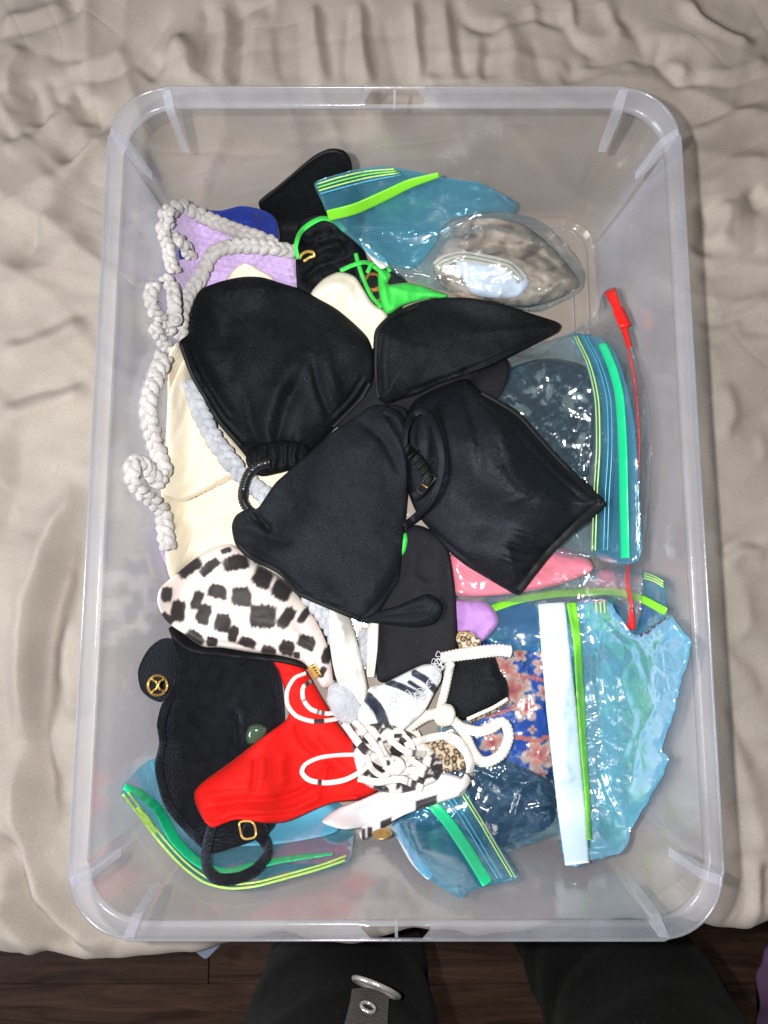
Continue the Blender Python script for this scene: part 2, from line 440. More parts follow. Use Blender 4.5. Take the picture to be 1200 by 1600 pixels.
def film(name, tint, milk=.08, milkcol=(.8, .9, .95), rough=.09, bscale=55., bstr=.35, bdist=.002, spec=.55, fine=True):
    "thin plastic film: tinted clear sheet with a little haze and a sharp gloss"
    m, t, out = nt(name); L = t.links.new
    tc = N(t, 'ShaderNodeTexCoord')
    nz = N(t, 'ShaderNodeTexNoise', Scale=bscale, Detail=3., Distortion=.8); L(tc.outputs['Object'], nz.inputs['Vector'])
    wv = N(t, 'ShaderNodeVectorMath', operation='MULTIPLY_ADD'); L(nz.outputs['Color'], wv.inputs[0]); wv.inputs[1].default_value = (.02, .02, .02); L(tc.outputs['Object'], wv.inputs[2])
    n2 = N(t, 'ShaderNodeTexVoronoi', Scale=bscale*1.6, feature='DISTANCE_TO_EDGE'); L(wv.outputs[0], n2.inputs['Vector'])
    ad = N(t, 'ShaderNodeMath', operation='MULTIPLY_ADD'); L(n2.outputs['Distance'], ad.inputs[0]); ad.inputs[1].default_value = .9; L(nz.outputs['Fac'], ad.inputs[2])
    bp = N(t, 'ShaderNodeBump', Strength=bstr, Distance=bdist); L(ad.outputs[0], bp.inputs['Height'])
    tr = N(t, 'ShaderNodeBsdfTransparent', Color=rgb(tint))
    df = N(t, 'ShaderNodeBsdfDiffuse', Color=rgb(milkcol)); L(bp.outputs[0], df.inputs['Normal'])
    tl = N(t, 'ShaderNodeBsdfTranslucent', Color=rgb(milkcol))
    dm = N(t, 'ShaderNodeMixShader', Fac=.35); L(df.outputs[0], dm.inputs[1]); L(tl.outputs[0], dm.inputs[2])
    gl = N(t, 'ShaderNodeBsdfGlossy', Roughness=rough); gl.inputs['Color'].default_value = (1, 1, 1, 1); L(bp.outputs[0], gl.inputs['Normal'])
    m1 = N(t, 'ShaderNodeMixShader', Fac=milk); L(tr.outputs[0], m1.inputs[1]); L(dm.outputs[0], m1.inputs[2])
    lwf = N(t, 'ShaderNodeLayerWeight', Blend=.5); L(bp.outputs[0], lwf.inputs['Normal'])
    p5 = N(t, 'ShaderNodeMath', operation='POWER'); L(lwf.outputs['Facing'], p5.inputs[0]); p5.inputs[1].default_value = 5.
    fr = N(t, 'ShaderNodeMath', operation='MULTIPLY_ADD'); L(p5.outputs[0], fr.inputs[0]); fr.inputs[1].default_value = .8; fr.inputs[2].default_value = .042
    sc = N(t, 'ShaderNodeMath', operation='MULTIPLY'); L(fr.outputs[0], sc.inputs[0]); sc.inputs[1].default_value = spec*2; sc.use_clamp = True
    m2 = N(t, 'ShaderNodeMixShader'); L(sc.outputs[0], m2.inputs[0]); L(m1.outputs[0], m2.inputs[1]); L(gl.outputs[0], m2.inputs[2])
    L(m2.outputs[0], out.inputs[0])
    return m
def plastic_box(name, milk, edge_milk, tint=(.97, .972, .985), col=(.70, .73, .86), rough=.12, streak=(60, 60, 6), bstr=.25, refl=1.):
    "clear polypropylene with haze that grows where the wall is seen edge-on"
    m, t, out = nt(name); L = t.links.new
    tc = N(t, 'ShaderNodeTexCoord'); mp = N(t, 'ShaderNodeMapping'); mp.inputs['Scale'].default_value = streak; L(tc.outputs['Object'], mp.inputs['Vector'])
    nz = N(t, 'ShaderNodeTexNoise', Scale=1.6, Detail=5., Roughness=.6, Distortion=.6); L(mp.outputs[0], nz.inputs['Vector'])
    n3 = N(t, 'ShaderNodeTexNoise', Scale=14., Detail=3.); L(tc.outputs['Object'], n3.inputs['Vector'])
    bp = N(t, 'ShaderNodeBump', Strength=bstr, Distance=.002); L(nz.outputs['Fac'], bp.inputs['Height'])
    tr = N(t, 'ShaderNodeBsdfTransparent', Color=rgb(tint))
    df = N(t, 'ShaderNodeBsdfDiffuse', Color=rgb(col)); tl = N(t, 'ShaderNodeBsdfTranslucent', Color=rgb(col))
    dm = N(t, 'ShaderNodeMixShader', Fac=.45); L(df.outputs[0], dm.inputs[1]); L(tl.outputs[0], dm.inputs[2])
    lw = N(t, 'ShaderNodeLayerWeight', Blend=.5)
    pw = N(t, 'ShaderNodeMath', operation='POWER'); L(lw.outputs['Facing'], pw.inputs[0]); pw.inputs[1].default_value = 3.2
    mr = N(t, 'ShaderNodeMapRange'); mr.inputs['To Min'].default_value = milk; mr.inputs['To Max'].default_value = edge_milk; L(pw.outputs[0], mr.inputs['Value'])
    vr = N(t, 'ShaderNodeMapRange'); vr.inputs['From Min'].default_value = .3; vr.inputs['From Max'].default_value = .7; vr.inputs['To Min'].default_value = .7; vr.inputs['To Max'].default_value = 1.35; L(n3.outputs['Fac'], vr.inputs['Value'])
    mu = N(t, 'ShaderNodeMath', operation='MULTIPLY'); mu.use_clamp = True; L(mr.outputs[0], mu.inputs[0]); L(vr.outputs[0], mu.inputs[1])
    m1 = N(t, 'ShaderNodeMixShader'); L(mu.outputs[0], m1.inputs[0]); L(tr.outputs[0], m1.inputs[1]); L(dm.outputs[0], m1.inputs[2])
    gl = N(t, 'ShaderNodeBsdfGlossy', Roughness=rough); L(bp.outputs[0], gl.inputs['Normal']); gl.inputs['Color'].default_value = (1, 1, 1, 1)
    lwf = N(t, 'ShaderNodeLayerWeight', Blend=.5); L(bp.outputs[0], lwf.inputs['Normal'])
    p5 = N(t, 'ShaderNodeMath', operation='POWER'); L(lwf.outputs['Facing'], p5.inputs[0]); p5.inputs[1].default_value = 5.
    fr = N(t, 'ShaderNodeMath', operation='MULTIPLY_ADD'); L(p5.outputs[0], fr.inputs[0]); fr.inputs[1].default_value = .8; fr.inputs[2].default_value = .042
    rf = N(t, 'ShaderNodeMath', operation='MULTIPLY'); L(fr.outputs[0], rf.inputs[0]); rf.inputs[1].default_value = refl
    m2 = N(t, 'ShaderNodeMixShader'); L(rf.outputs[0], m2.inputs[0]); L(m1.outputs[0], m2.inputs[1]); L(gl.outputs[0], m2.inputs[2])
    L(m2.outputs[0], out.inputs[0])
    return m
def solid(name, colr, rough=.4, metal=0., spec=.5, bump=0., bscale=200., coat=0.):
    m, t, out = nt(name); L = t.links.new
    bs = N(t, 'ShaderNodeBsdfPrincipled', Roughness=rough, Metallic=metal); bs.inputs['Base Color'].default_value = rgb(colr)
    bs.inputs['Specular IOR Level'].default_value = spec; bs.inputs['Coat Weight'].default_value = coat
    if bump:
        tc = N(t, 'ShaderNodeTexCoord'); f = N(t, 'ShaderNodeTexNoise', Scale=bscale, Detail=3.); L(tc.outputs['Object'], f.inputs['Vector'])
        bp = N(t, 'ShaderNodeBump', Strength=bump, Distance=.001); L(f.outputs['Fac'], bp.inputs['Height']); L(bp.outputs[0], bs.inputs['Normal'])
    L(bs.outputs[0], out.inputs[0])
    return m
M = {}
M['sheet'] = fabric('bed_linen', (.372, .328, .290), rough=.95, sheen=.05, fine=700, bump=.45, dist=.0005, var=.10, vscale=16., spec=.04, grain=.10)
M['mattress'] = fabric('mattress_ticking', (.10, .115, .16), rough=.9)
M['wall'] = plastic_box('clear_polypropylene', .012, 1.6, rough=.11, refl=.95, col=(.62, .635, .74), tint=(.985, .98, .97), bstr=.22)
M['rim'] = plastic_box('frosted_polypropylene', .23, .50, col=(.70, .72, .80), rough=.2, bstr=.12, refl=.7)
M['gusset'] = plastic_box('frosted_rib', .28, .5, col=(.80, .81, .90), rough=.3, bstr=.1, refl=.4)
M['black'] = fabric('black_swim_jersey', (.0038, .0041, .0049), rough=.68, sheen=0., fine=900, bump=.8, dist=.0004, var=.2, vscale=40, spec=.22, lint=.06, grain=.42, spectint=(.8, .88, 1))
M['black_b'] = fabric('black_swim_lycra', (.0042, .0046, .0066), rough=.60, sheen=0., fine=900, bump=.8, dist=.0004, var=.15, vscale=40, spec=.28, lint=.06, grain=.36, spectint=(.76, .84, 1))
M['black_m'] = fabric('charcoal_black_jersey', (.0080, .0090, .0120), rough=.72, sheen=0., fine=900, bump=.8, dist=.0005, var=.18, vscale=40, spec=.24, lint=.06, grain=.38, spectint=(.74, .84, 1))
M['black_trim'] = fabric('black_binding', (.0045, .0048, .006), rough=.6, fine=900, bump=.6, spec=.25)
M['black_skirt'] = fabric('black_faded_jersey', (.0115, .0112, .0150), rough=.8, sheen=0., fine=800, bump=.7, dist=.0006, spec=.2, lint=.06)
M['terry'] = fabric('black_crinkle_terry', (.0085, .0092, .0115), rough=.98, sheen=.12, sheen_tint=(.6, .7, 1), fine=330, bump=1., dist=.0016, var=.3, vscale=110, spec=.08, ribs=(18, 95, .10))
M['blue'] = fabric('royal_blue_cloth', (.012, .030, .24), rough=.85, sheen=.2, fine=600, bump=.6, dist=.0006)
M['lilac'] = fabric('lilac_chenille', (.56, .41, .70), rough=1., sheen=.6, fine=500, bump=.9, dist=.0015, var=.12, vscale=60)
M['grey_yarn'] = fabric('pale_grey_chenille', (.49, .465, .46), rough=1., sheen=.4, fine=480, bump=.9, dist=.0015, var=.16, vscale=70)
M['grey_yarn_b'] = fabric('blue_grey_chenille', (.46, .48, .53), rough=1., sheen=.4, fine=480, bump=.9, dist=.0015, var=.14, vscale=70)
M['cream'] = fabric('cream_ribbed_jersey', (.82, .735, .575), rough=.75, sheen=.1, fine=900, bump=.35, dist=.0006, var=.05, ribs=(-24, 85, .8))
M['cream_plain'] = fabric('cream_smooth_jersey', (.83, .765, .62), rough=.7, sheen=.1, fine=900, bump=.25, var=.05)
M['white_cloth'] = fabric('off_white_cloth', (.80, .77, .72), rough=.7, sheen=.1, fine=900, bump=.3, var=.05)
M['white_rib'] = fabric('white_ribbed_cord', (.80, .75, .66), rough=.8, sheen=.2, fine=900, bump=.4, var=.06)
M['green'] = fabric('neon_green_lycra', (.05, .62, .08), rough=.5, sheen=.1, fine=900, bump=.25, var=.06)
M['red'] = fabric('scarlet_lycra', (.66, .009, .007), rough=.7, sheen=.08, sheen_tint=(1, .4, .3), fine=900, bump=.8, dist=.0004, var=.08, spec=.18, grain=.16)
M['print'] = fabric('printed_lycra', (1, 1, 1), rough=.55, sheen=.08, fine=1200, bump=.25, var=.03, attr=True)
M['printg'] = fabric('printed_glossy_lycra', (1, 1, 1), rough=.4, sheen=.0, fine=1200, bump=.25, var=.03, attr=True)
M['tan'] = fabric('tan_leopard_jersey', (1, 1, 1), rough=.8, sheen=.1, fine=900, bump=.3, attr=True)
M['lavender'] = fabric('lavender_lining', (.66, .66, .76), rough=.6, sheen=.1, fine=900, bump=.3)
M['hem_tan'] = fabric('pale_tan_hem', (.55, .46, .37), rough=.85, fine=900, bump=.4)
M['navy'] = fabric('navy_cloth', (.012, .016, .045), rough=.55, fine=700, bump=.5, dist=.0006)
M['pink'] = fabric('pink_cloth', (.98, .23, .34), rough=.6, sheen=.1, fine=900, bump=.3)
M['purple'] = fabric('purple_crinkle', (.42, .22, .55), rough=.8, sheen=.2, fine=500, bump=.6, dist=.0008)
M['dpurple'] = fabric('dark_purple_cloth', (.085, .05, .17), rough=.85, sheen=.1, fine=500, bump=.6, dist=.0008)
M['plum'] = fabric('dark_plum_cloth', (.045, .022, .05), rough=.9, fine=500, bump=.6, dist=.0008)
M['paleblue'] = fabric('pale_blue_cloth', (.62, .76, .80), rough=.7, fine=900, bump=.3)
M['film_teal'] = film('blue_bag_film', (.52, .86, .99), milk=.20, milkcol=(.18, .66, .96), spec=1.3, bscale=11, bstr=.45, bdist=.006, rough=.16)
M['film_teal_d'] = film('deep_blue_bag_film', (.78, .94, 1.), milk=.09, milkcol=(.12, .55, .92), spec=1.2, bscale=11, bstr=.4, bdist=.006, rough=.18)
M['film_aqua'] = film('aqua_bag_film', (.78, .92, 1.0), milk=.62, milkcol=(.21, .66, 1.0), bscale=10, bstr=.7, bdist=.009, rough=.2, spec=2.6)
M['film_clear'] = film('clear_bag_film', (.95, .955, .96), milk=.07, milkcol=(.85, .85, .88), bscale=14, bstr=.5, bdist=.006, spec=1.4, rough=.14)
M['film_back'] = film('bag_film_back', (.94, .98, .99), milk=.04, milkcol=(.3, .65, .85))
M['film_light'] = film('faint_blue_bag_film', (.90, .965, .99), milk=.07, milkcol=(.35, .70, .92), spec=1.2, bscale=11, bstr=.4, bdist=.006, rough=.18)
M['zip_green'] = solid('lime_zip_plastic', (.20, .66, .03), .35)
M['zip_emerald'] = solid('emerald_zip_plastic', (.012, .50, .22), .3)
M['zip_line'] = solid('yellow_green_zip_ridge', (.42, .66, .14), .35)
M['zip_olive'] = solid('olive_zip_ridge', (.30, .46, .20), .35)
M['zip_blue'] = solid('blue_zip_ridge', (.06, .33, .50), .3)
M['zip_red'] = solid('red_zip_plastic', (.72, .012, .010), .3)
M['white_panel'] = solid('white_write_on_panel', (.66, .80, .88), .35)
M['gold'] = solid('gold_metal', (.85, .56, .16), .32, .6)
M['dark_gold'] = solid('antique_gold', (.42, .28, .10), .35, .6)
M['silver'] = solid('nickel_metal', (.80, .79, .77), .2, .75)
M['black_plastic'] = solid('black_plastic', (.012, .012, .014), .3)
M['bead'] = solid('dark_green_stone', (.05, .085, .055), .12, 0., .6, coat=.5)
M['trousers'] = fabric('black_trouser_cloth', (.0065, .0068, .0066), rough=1., sheen=.02, fine=500, bump=.6, dist=.0006, spec=.04, lint=.10)
M['suede'] = fabric('dark_grey_suede', (.026, .021, .020), rough=.95, sheen=.25, sheen_tint=(.8, .7, .7), fine=400, bump=.9, dist=.0008, var=.4, vscale=60, grain=.4)
M['thread'] = fabric('pale_grey_thread', (.60, .62, .66), rough=.9)
M['stitch'] = solid('black_thread', (.004, .004, .005), .8)

def wood(name):
    m, t, out = nt(name); L = t.links.new
    bs = N(t, 'ShaderNodeBsdfPrincipled', Roughness=.5); bs.inputs['Specular IOR Level'].default_value = .25
    tc = N(t, 'ShaderNodeTexCoord'); mp = N(t, 'ShaderNodeMapping'); mp.inputs['Scale'].default_value = (4, 38, 30); L(tc.outputs['Object'], mp.inputs['Vector'])
    oi = N(t, 'ShaderNodeObjectInfo'); ad = N(t, 'ShaderNodeVectorMath', operation='ADD'); L(mp.outputs[0], ad.inputs[0])
    sc = N(t, 'ShaderNodeMath', operation='MULTIPLY'); L(oi.outputs['Random'], sc.inputs[0]); sc.inputs[1].default_value = 40.; L(sc.outputs[0], ad.inputs[1])
    nz = N(t, 'ShaderNodeTexNoise', Scale=1.2, Detail=6., Roughness=.65, Distortion=1.2); L(ad.outputs[0], nz.inputs['Vector'])
    cr = N(t, 'ShaderNodeValToRGB'); L(nz.outputs['Fac'], cr.inputs[0])
    cr.color_ramp.elements[0].position = .32; cr.color_ramp.elements[0].color = (.012, .0055, .0035, 1)
    cr.color_ramp.elements[1].position = .72; cr.color_ramp.elements[1].color = (.072, .038, .025, 1)
    L(cr.outputs[0], bs.inputs['Base Color'])
    bp = N(t, 'ShaderNodeBump', Strength=.3, Distance=.001); L(nz.outputs['Fac'], bp.inputs['Height']); L(bp.outputs[0], bs.inputs['Normal'])
    L(bs.outputs[0], out.inputs[0]); return m
M['wood'] = wood('dark_wood')

# ------------------------------------------------------------------ setting: floor, bed
FLZ = -.55
floor_me = bpy.data.meshes.new('floor')
floor_me.from_pydata([(-2, -2.2, 0), (2, -2.2, 0), (2, 1.5, 0), (-2, 1.5, 0)], [], [(0, 1, 2, 3)])
floor_me.materials.append(M['black_plastic'])
floor = bpy.data.objects.new('floor', floor_me); COL.objects.link(floor); floor.location = (0, 0, FLZ-.012); floor['kind'] = 'structure'
bm = bmesh.new(); bmesh.ops.create_cube(bm, size=1); bmesh.ops.scale(bm, vec=(1.199, .1186, .0115), verts=bm.verts)
bmesh.ops.bevel(bm, geom=bm.edges[:], offset=.0012, segments=1, affect='EDGES')
board_me = bpy.data.meshes.new('floor_board'); bm.to_mesh(board_me); bm.free(); board_me.materials.append(M['wood'])
for r in range(-7, 2):
    for c in range(-1, 2):
        b = bpy.data.objects.new('floor_board', board_me); COL.objects.link(b); b.parent = floor
        b.location = (c*1.2+(.43 if r % 2 else 0)-.1, -.40+r*.119, .012/2+.0002)

bed = bpy.data.objects.new('bed', None); COL.objects.link(bed); bed.location = (0, .4, FLZ)
tag(bed, 'bed covered by a wrinkled taupe sheet, under the clear plastic box', 'bed')
# mattress
bm = bmesh.new(); bmesh.ops.create_cube(bm, size=1); bmesh.ops.scale(bm, vec=(2.0, 1.75, .26), verts=bm.verts)
bmesh.ops.bevel(bm, geom=bm.edges[:], offset=.03, segments=4, affect='EDGES')
me = bpy.data.meshes.new('mattress'); bm.to_mesh(me); bm.free(); me.materials.append(M['mattress'])
o = bpy.data.objects.new('mattress', me); COL.objects.link(o); o.parent = bed; o.location = (0, .2325, .55-.26/2-.030)
bm = bmesh.new(); bmesh.ops.create_cube(bm, size=1); bmesh.ops.scale(bm, vec=(1.98, 1.70, .17), verts=bm.verts)
me = bpy.data.meshes.new('bed_base'); bm.to_mesh(me); bm.free(); me.materials.append(M['wood'])
o = bpy.data.objects.new('bed_base', me); COL.objects.link(o); o.parent = bed; o.location = (0, .26, .55-.26-.03-.085-.001)
for sx in (-1, 1):
    for sy in (-1, 1):
        bm = bmesh.new(); bmesh.ops.create_cone(bm, cap_ends=True, segments=20, radius1=.022, radius2=.03, depth=.092)
        me = bpy.data.meshes.new('leg'); bm.to_mesh(me); bm.free(); me.materials.append(M['wood'])
        o = bpy.data.objects.new('leg', me); COL.objects.link(o); o.parent = bed; o.location = (sx*.9, .26+sy*.72, .044)
# sheet
xs = np.concatenate([np.linspace(-.98, -.522, 50), np.linspace(-.52, .55, 700), np.linspace(.552, .98, 50)]); vv = np.concatenate([np.linspace(-.20, .95, 740), np.linspace(.955, 1.70, 60)])
nx, nv = len(xs), len(vv)     # vv: distance from the front edge (negative: hangs down)
X, Vp = np.meshgrid(xs, vv)
edge_y = np.interp(X, [-.6, -.36, -.25, -.12, 0, .15, .27, .31, .38, .6], [-.287, -.287, -.296, -.284, -.278, -.272, -.262, -.268, -.252, -.25])
RB = .022
ang = np.clip(-Vp/RB, 0, math.pi/2)
drop = np.maximum(-Vp-RB*math.pi/2, 0)
Y = np.where(Vp >= 0, edge_y+RB+Vp, edge_y+RB-RB*np.sin(ang))
Z = np.where(Vp >= 0, 0, -RB*(1-np.cos(ang))-drop)
# folds of the linen, traced on the bed plane (photograph pixels): amplitude mm, width px
F_ = [([(0, 62), (50, 50), (100, 32), (140, 4)], -7, 8), ([(0, 40), (60, 30), (110, 10)], 5, 16), ([(72, 84), (105, 90), (140, 96)], -5, 8),
      ([(100, 122), (150, 116), (185, 106), (230, 68), (270, 20)], -7, 9), ([(100, 105), (150, 100), (200, 80)], 4, 12),
      ([(115, 130), (128, 165), (132, 190)], -9, 9), ([(80, 120), (85, 150), (100, 160)], -6, 10), ([(40, 130), (55, 170), (60, 190)], -7, 14),
      ([(140, 150), (150, 190), (125, 230), (95, 262)], -8, 14), ([(175, 200), (140, 245), (100, 300), (60, 380)], 8, 18), ([(60, 180), (85, 185), (110, 165)], 5, 10),
      ([(0, 195), (20, 215), (45, 200), (80, 175)], -7, 9), ([(0, 160), (20, 190)], 6, 12), ([(10, 240), (40, 205)], 4, 12), ([(40, 75), (20, 120), (25, 170)], 5, 14),
      ([(155, 250), (80, 330), (20, 420)], -6, 20), ([(0, 330), (60, 300), (90, 275)], 4, 22), ([(0, 470), (70, 420), (150, 380)], 4, 26),
      ([(0, 530), (40, 524), (80, 505), (145, 480)], -4, 9), ([(0, 550), (60, 540), (140, 505)], 4, 14), ([(0, 635), (50, 613), (100, 604), (140, 582)], -5, 9), ([(0, 660), (60, 640), (140, 610)], 4, 16),
      ([(130, 760), (90, 830), (58, 920), (42, 1040), (45, 1160)], 9, 17), ([(122, 840), (85, 920), (62, 1020), (58, 1130), (70, 1240), (95, 1290)], -9, 22),
      ([(110, 960), (100, 1050), (115, 1130)], 4, 16), ([(0, 1290), (30, 1350), (40, 1410), (90, 1460), (140, 1495)], -10, 14), ([(20, 1180), (40, 1280), (60, 1370), (110, 1440), (180, 1478)], 9, 22),
      ([(0, 1400), (30, 1450), (70, 1490)], 5, 18), ([(5, 1060), (10, 1160), (25, 1260)], -3, 20), ([(30, 650), (20, 760), (0, 850)], -4, 26),
      ([(318, 0), (322, 30), (312, 70), (304, 130)], -7, 10), ([(345, 0), (350, 50), (345, 130)], 6, 10), ([(372, 0), (370, 60), (362, 130)], -8, 12), ([(395, 10), (392, 80), (385, 130)], 4, 12),
      ([(487, 0), (495, 60), (506, 130)], 5, 7), ([(500, 0), (508, 60), (520, 130)], -4, 6), ([(548, 10), (540, 80), (540, 130)], -6, 7), ([(560, 0), (565, 60), (575, 130)], 5, 8), ([(572, 0), (577, 60), (588, 130)], -6, 6),
      ([(640, 0), (650, 60), (652, 130)], 6, 9), ([(662, 0), (660, 60), (668, 130)], -5, 8), ([(705, 0), (715, 60), (730, 130)], -6, 7), ([(695, 0), (700, 60), (708, 130)], 5, 8), ([(770, 60), (758, 100), (760, 130)], -5, 8), ([(748, 50), (745, 130)], 4, 9),
      ([(715, 0), (725, 30), (745, 42), (768, 46), (800, 36), (850, 30), (875, 44)], -6, 7), ([(830, 0), (840, 40)], 4, 8), ([(870, 20), (890, 50), (905, 70), (940, 90)], -6, 8), ([(892, 0), (895, 50)], 6, 6),
      ([(885, 92), (900, 108), (880, 128)], -5, 7), ([(898, 100), (950, 98), (985, 90), (1025, 92), (1070, 72)], -5, 6), ([(890, 125), (930, 113), (980, 102)], -4, 5), ([(905, 106), (960, 104), (1000, 97)], 4, 7),
      ([(1062, 0), (1090, 35), (1130, 55), (1180, 72)], 9, 9), ([(1085, 5), (1110, 30), (1150, 50), (1190, 55)], -6, 7), ([(1040, 60), (1028, 90), (1060, 128), (1075, 135)], -6, 8), ([(1044, 130), (1090, 128), (1140, 132), (1180, 120), (1200, 112)], -6, 6),
      ([(1040, 105), (1060, 110), (1070, 125)], 6, 8), ([(1090, 115), (1140, 115), (1200, 95)], 5, 10), ([(1070, 196), (1110, 185), (1150, 168), (1200, 150)], -5, 5), ([(1072, 208), (1120, 195), (1200, 168)], 4, 8), ([(1080, 280), (1120, 250), (1160, 230), (1200, 210)], -4, 6),
      ([(1100, 290), (1150, 262), (1200, 240)], 3, 9), ([(1120, 380), (1135, 340), (1130, 310)], 5, 14), ([(1095, 400), (1110, 350), (1100, 310)], -5, 14), ([(1175, 290), (1190, 320), (1200, 300)], -6, 16),
      ([(1090, 430), (1130, 420), (1170, 400), (1200, 378)], -6, 10), ([(1095, 515), (1140, 500), (1180, 483), (1200, 478)], -5, 7), ([(1095, 500), (1150, 480), (1200, 460)], 5, 8), ([(1098, 540), (1150, 522), (1200, 520)], -4, 8), ([(1098, 528), (1160, 508)], 3, 8),
      ([(1130, 672), (1160, 662), (1200, 645)], -3, 8), ([(1120, 600), (1140, 640), (1130, 690)], 3, 14), ([(1185, 680), (1190, 720)], 3, 6), ([(1125, 870), (1145, 848), (1170, 842), (1200, 848)], -6, 7), ([(1130, 890), (1160, 862), (1200, 865)], 5, 10),
      ([(1150, 900), (1165, 950), (1160, 1000)], 4, 12), ([(1140, 1100), (1160, 1150), (1190, 1200)], -4, 12), ([(1150, 1180), (1175, 1260), (1195, 1330)], 4, 12), ([(1160, 1330), (1170, 1400), (1160, 1440)], -5, 9), ([(1182, 1340), (1188, 1400), (1180, 1440)], 5, 10), ([(1200, 1350), (1195, 1420)], -5, 7),
      ([(1140, 1010), (1180, 1040), (1200, 1090)], -4, 10), ([(780, 20), (800, 80), (790, 130)], 4, 12), ([(830, 60), (850, 130)], -3, 9), ([(960, 20), (1000, 60), (1010, 90)], -5, 12), ([(935, 0), (970, 60)], 5, 12), ([(420, 0), (440, 130)], -2.5, 18), ([(465, 20), (470, 130)], -2.5, 10), ([(270, 60), (300, 90), (290, 125)], 5, 16), ([(255, 90), (230, 120)], -4, 14), ([(600, 30), (620, 130)], -2.5, 10)]
PX = np.stack([X.ravel(), Y.ravel()], -1); D = np.zeros(len(PX))
far = Vp.ravel() > -.02
# pixel position of each bed point at height 0 (only to place the traced folds)
cz = CAMZ; dep = -(0-cz)*ct+PX[:, 1]*st; vvv = (PX[:, 1]*ct+(0-cz)*st)/dep; uu = PX[:, 0]/dep
QX = np.stack([CX+uu*FPX, CY-vvv*FPX], -1)
for pts, am, w in F_:
    p = catmull(pts, False, 8.); lo = p.min(0)-3*w; hi = p.max(0)+3*w
    k = np.where((QX[:, 0] > lo[0]) & (QX[:, 0] < hi[0]) & (QX[:, 1] > lo[1]) & (QX[:, 1] < hi[1]))[0]
    if len(k) == 0: continue
    dd, par = seg_dist(QX[k], p, False)
    j_ = np.clip((par*(len(p)-1)).astype(int), 0, len(p)-2); tg = p[j_+1]-p[j_]
    sg_ = np.sign(tg[:, 0]*(QX[k, 1]-p[j_, 1])-tg[:, 1]*(QX[k, 0]-p[j_, 0]))*(1 if (len(pts)*7+int(abs(am)*3)) % 2 else -1)
    wob = (1+.35*perlin(QX[k, 0]/40+am, QX[k, 1]/40))*np.where(sg_ > 0, .8, 1.45)
    D[k] += am*(.95 if w < 10.5 else 1.3 if w < 13.5 else 1.9)*np.exp(-(dd/(w*wob*1.1))**(1.2 if am < 0 else 1.6))*np.minimum(1, np.minimum(par, 1-par)*6+.1)
x_, y_ = PX[:, 0], PX[:, 1]
wx = x_+.05*perlin(x_*6, y_*6+3); wy = y_+.05*perlin(x_*6+9, y_*6)
D += 6*fbm(wx*5, wy*5+2, 2)+.9*fbm(wx*12+3, wy*12, 2)+.2*fbm(wx*30, wy*30+5, 2)
an_ = 2.2*perlin(x_*1.7+2, y_*1.7)                      # short directional wrinkles
uu_ = wx*np.cos(an_)+wy*np.sin(an_); vv_ = -wx*np.sin(an_)+wy*np.cos(an_)
D += -1.3*np.exp(-np.abs(perlin(uu_*7, vv_*22))*14)*sstep(.0, .4, perlin(x_*5+7, y_*5)+.1)
def tens(ang, wl, seed, st=5.):
    a_ = math.radians(ang); p_ = wx*math.cos(a_)+wy*math.sin(a_); q_ = -wx*math.sin(a_)+wy*math.cos(a_)
    ph = p_/wl+1.3*perlin(p_/(wl*2.2)+seed, q_/(wl*st)+seed*3)
    v = np.abs(np.sin(ph*math.pi)); return (1-v)**1.6*(.35+.65*sstep(-.3, .5, perlin(p_/(wl*1.7)+seed*5, q_/(wl*st*.8))))
zt_ = sstep(.33, .42, y_); zl = sstep(-.17, -.24, x_)*(1-zt_); zr_ = sstep(.19, .25, x_)*(1-zt_)
D += zt_*1.05*(7*tens(8, .055, 3.)*sstep(.35, -.1, x_+.1)+6*tens(75, .05, 8.)*sstep(-.02, .22, x_)+1.2*tens(-20, .030, 12.))
D += zl*1.3*(5*tens(62, .085, 5.)*sstep(-.05, .25, y_)+3*tens(15, .10, 7.)*sstep(.25, -.05, y_)+1.2*tens(70, .03, 9.))
D += zr_*(4.5*tens(72, .060, 15.)+1.2*tens(110, .028, 21., 4.)+1.5*tens(20, .04, 25., 3.))
D = D*(1+.25*zl)
D = blur(D.reshape(nv, nx), 1.7).ravel()
D += -.7*np.exp(-np.abs(perlin(uu_*5+3, vv_*17+5))*30)*sstep(.05, .3, perlin(x_*6+1, y_*6)+.1)
under = sstep(.03, -.03, rrect_sd(x_, y_, .186, .271, .035))
D = D*(1-.6*under)-5.0*under-1.0
dz = D*.001
hang = np.clip(-Vp.ravel()/RB, 0, 1)
fz = .5+.5*hang
wav = .010*np.sin(x_*38+1.5*np.sin(x_*11))*np.clip(-Vp.ravel()/.06, 0, 1)+.006*perlin(x_*30, Vp.ravel()*8)*hang
yy = Y.ravel()-dz*hang*.6+wav
zz = Z.ravel()+dz*(1-hang*.8)
zz = np.where(under > .4, np.minimum(zz, -.0005), zz)
V = np.stack([x_, yy, zz], -1)
idx = np.arange(nx*nv).reshape(nv, nx)
Fq = np.stack([idx[:-1, :-1], idx[:-1, 1:], idx[1:, 1:], idx[1:, :-1]], -1).reshape(-1, 4)
sheet = mesh_obj('sheet', V, Fq, M['sheet'], bed)
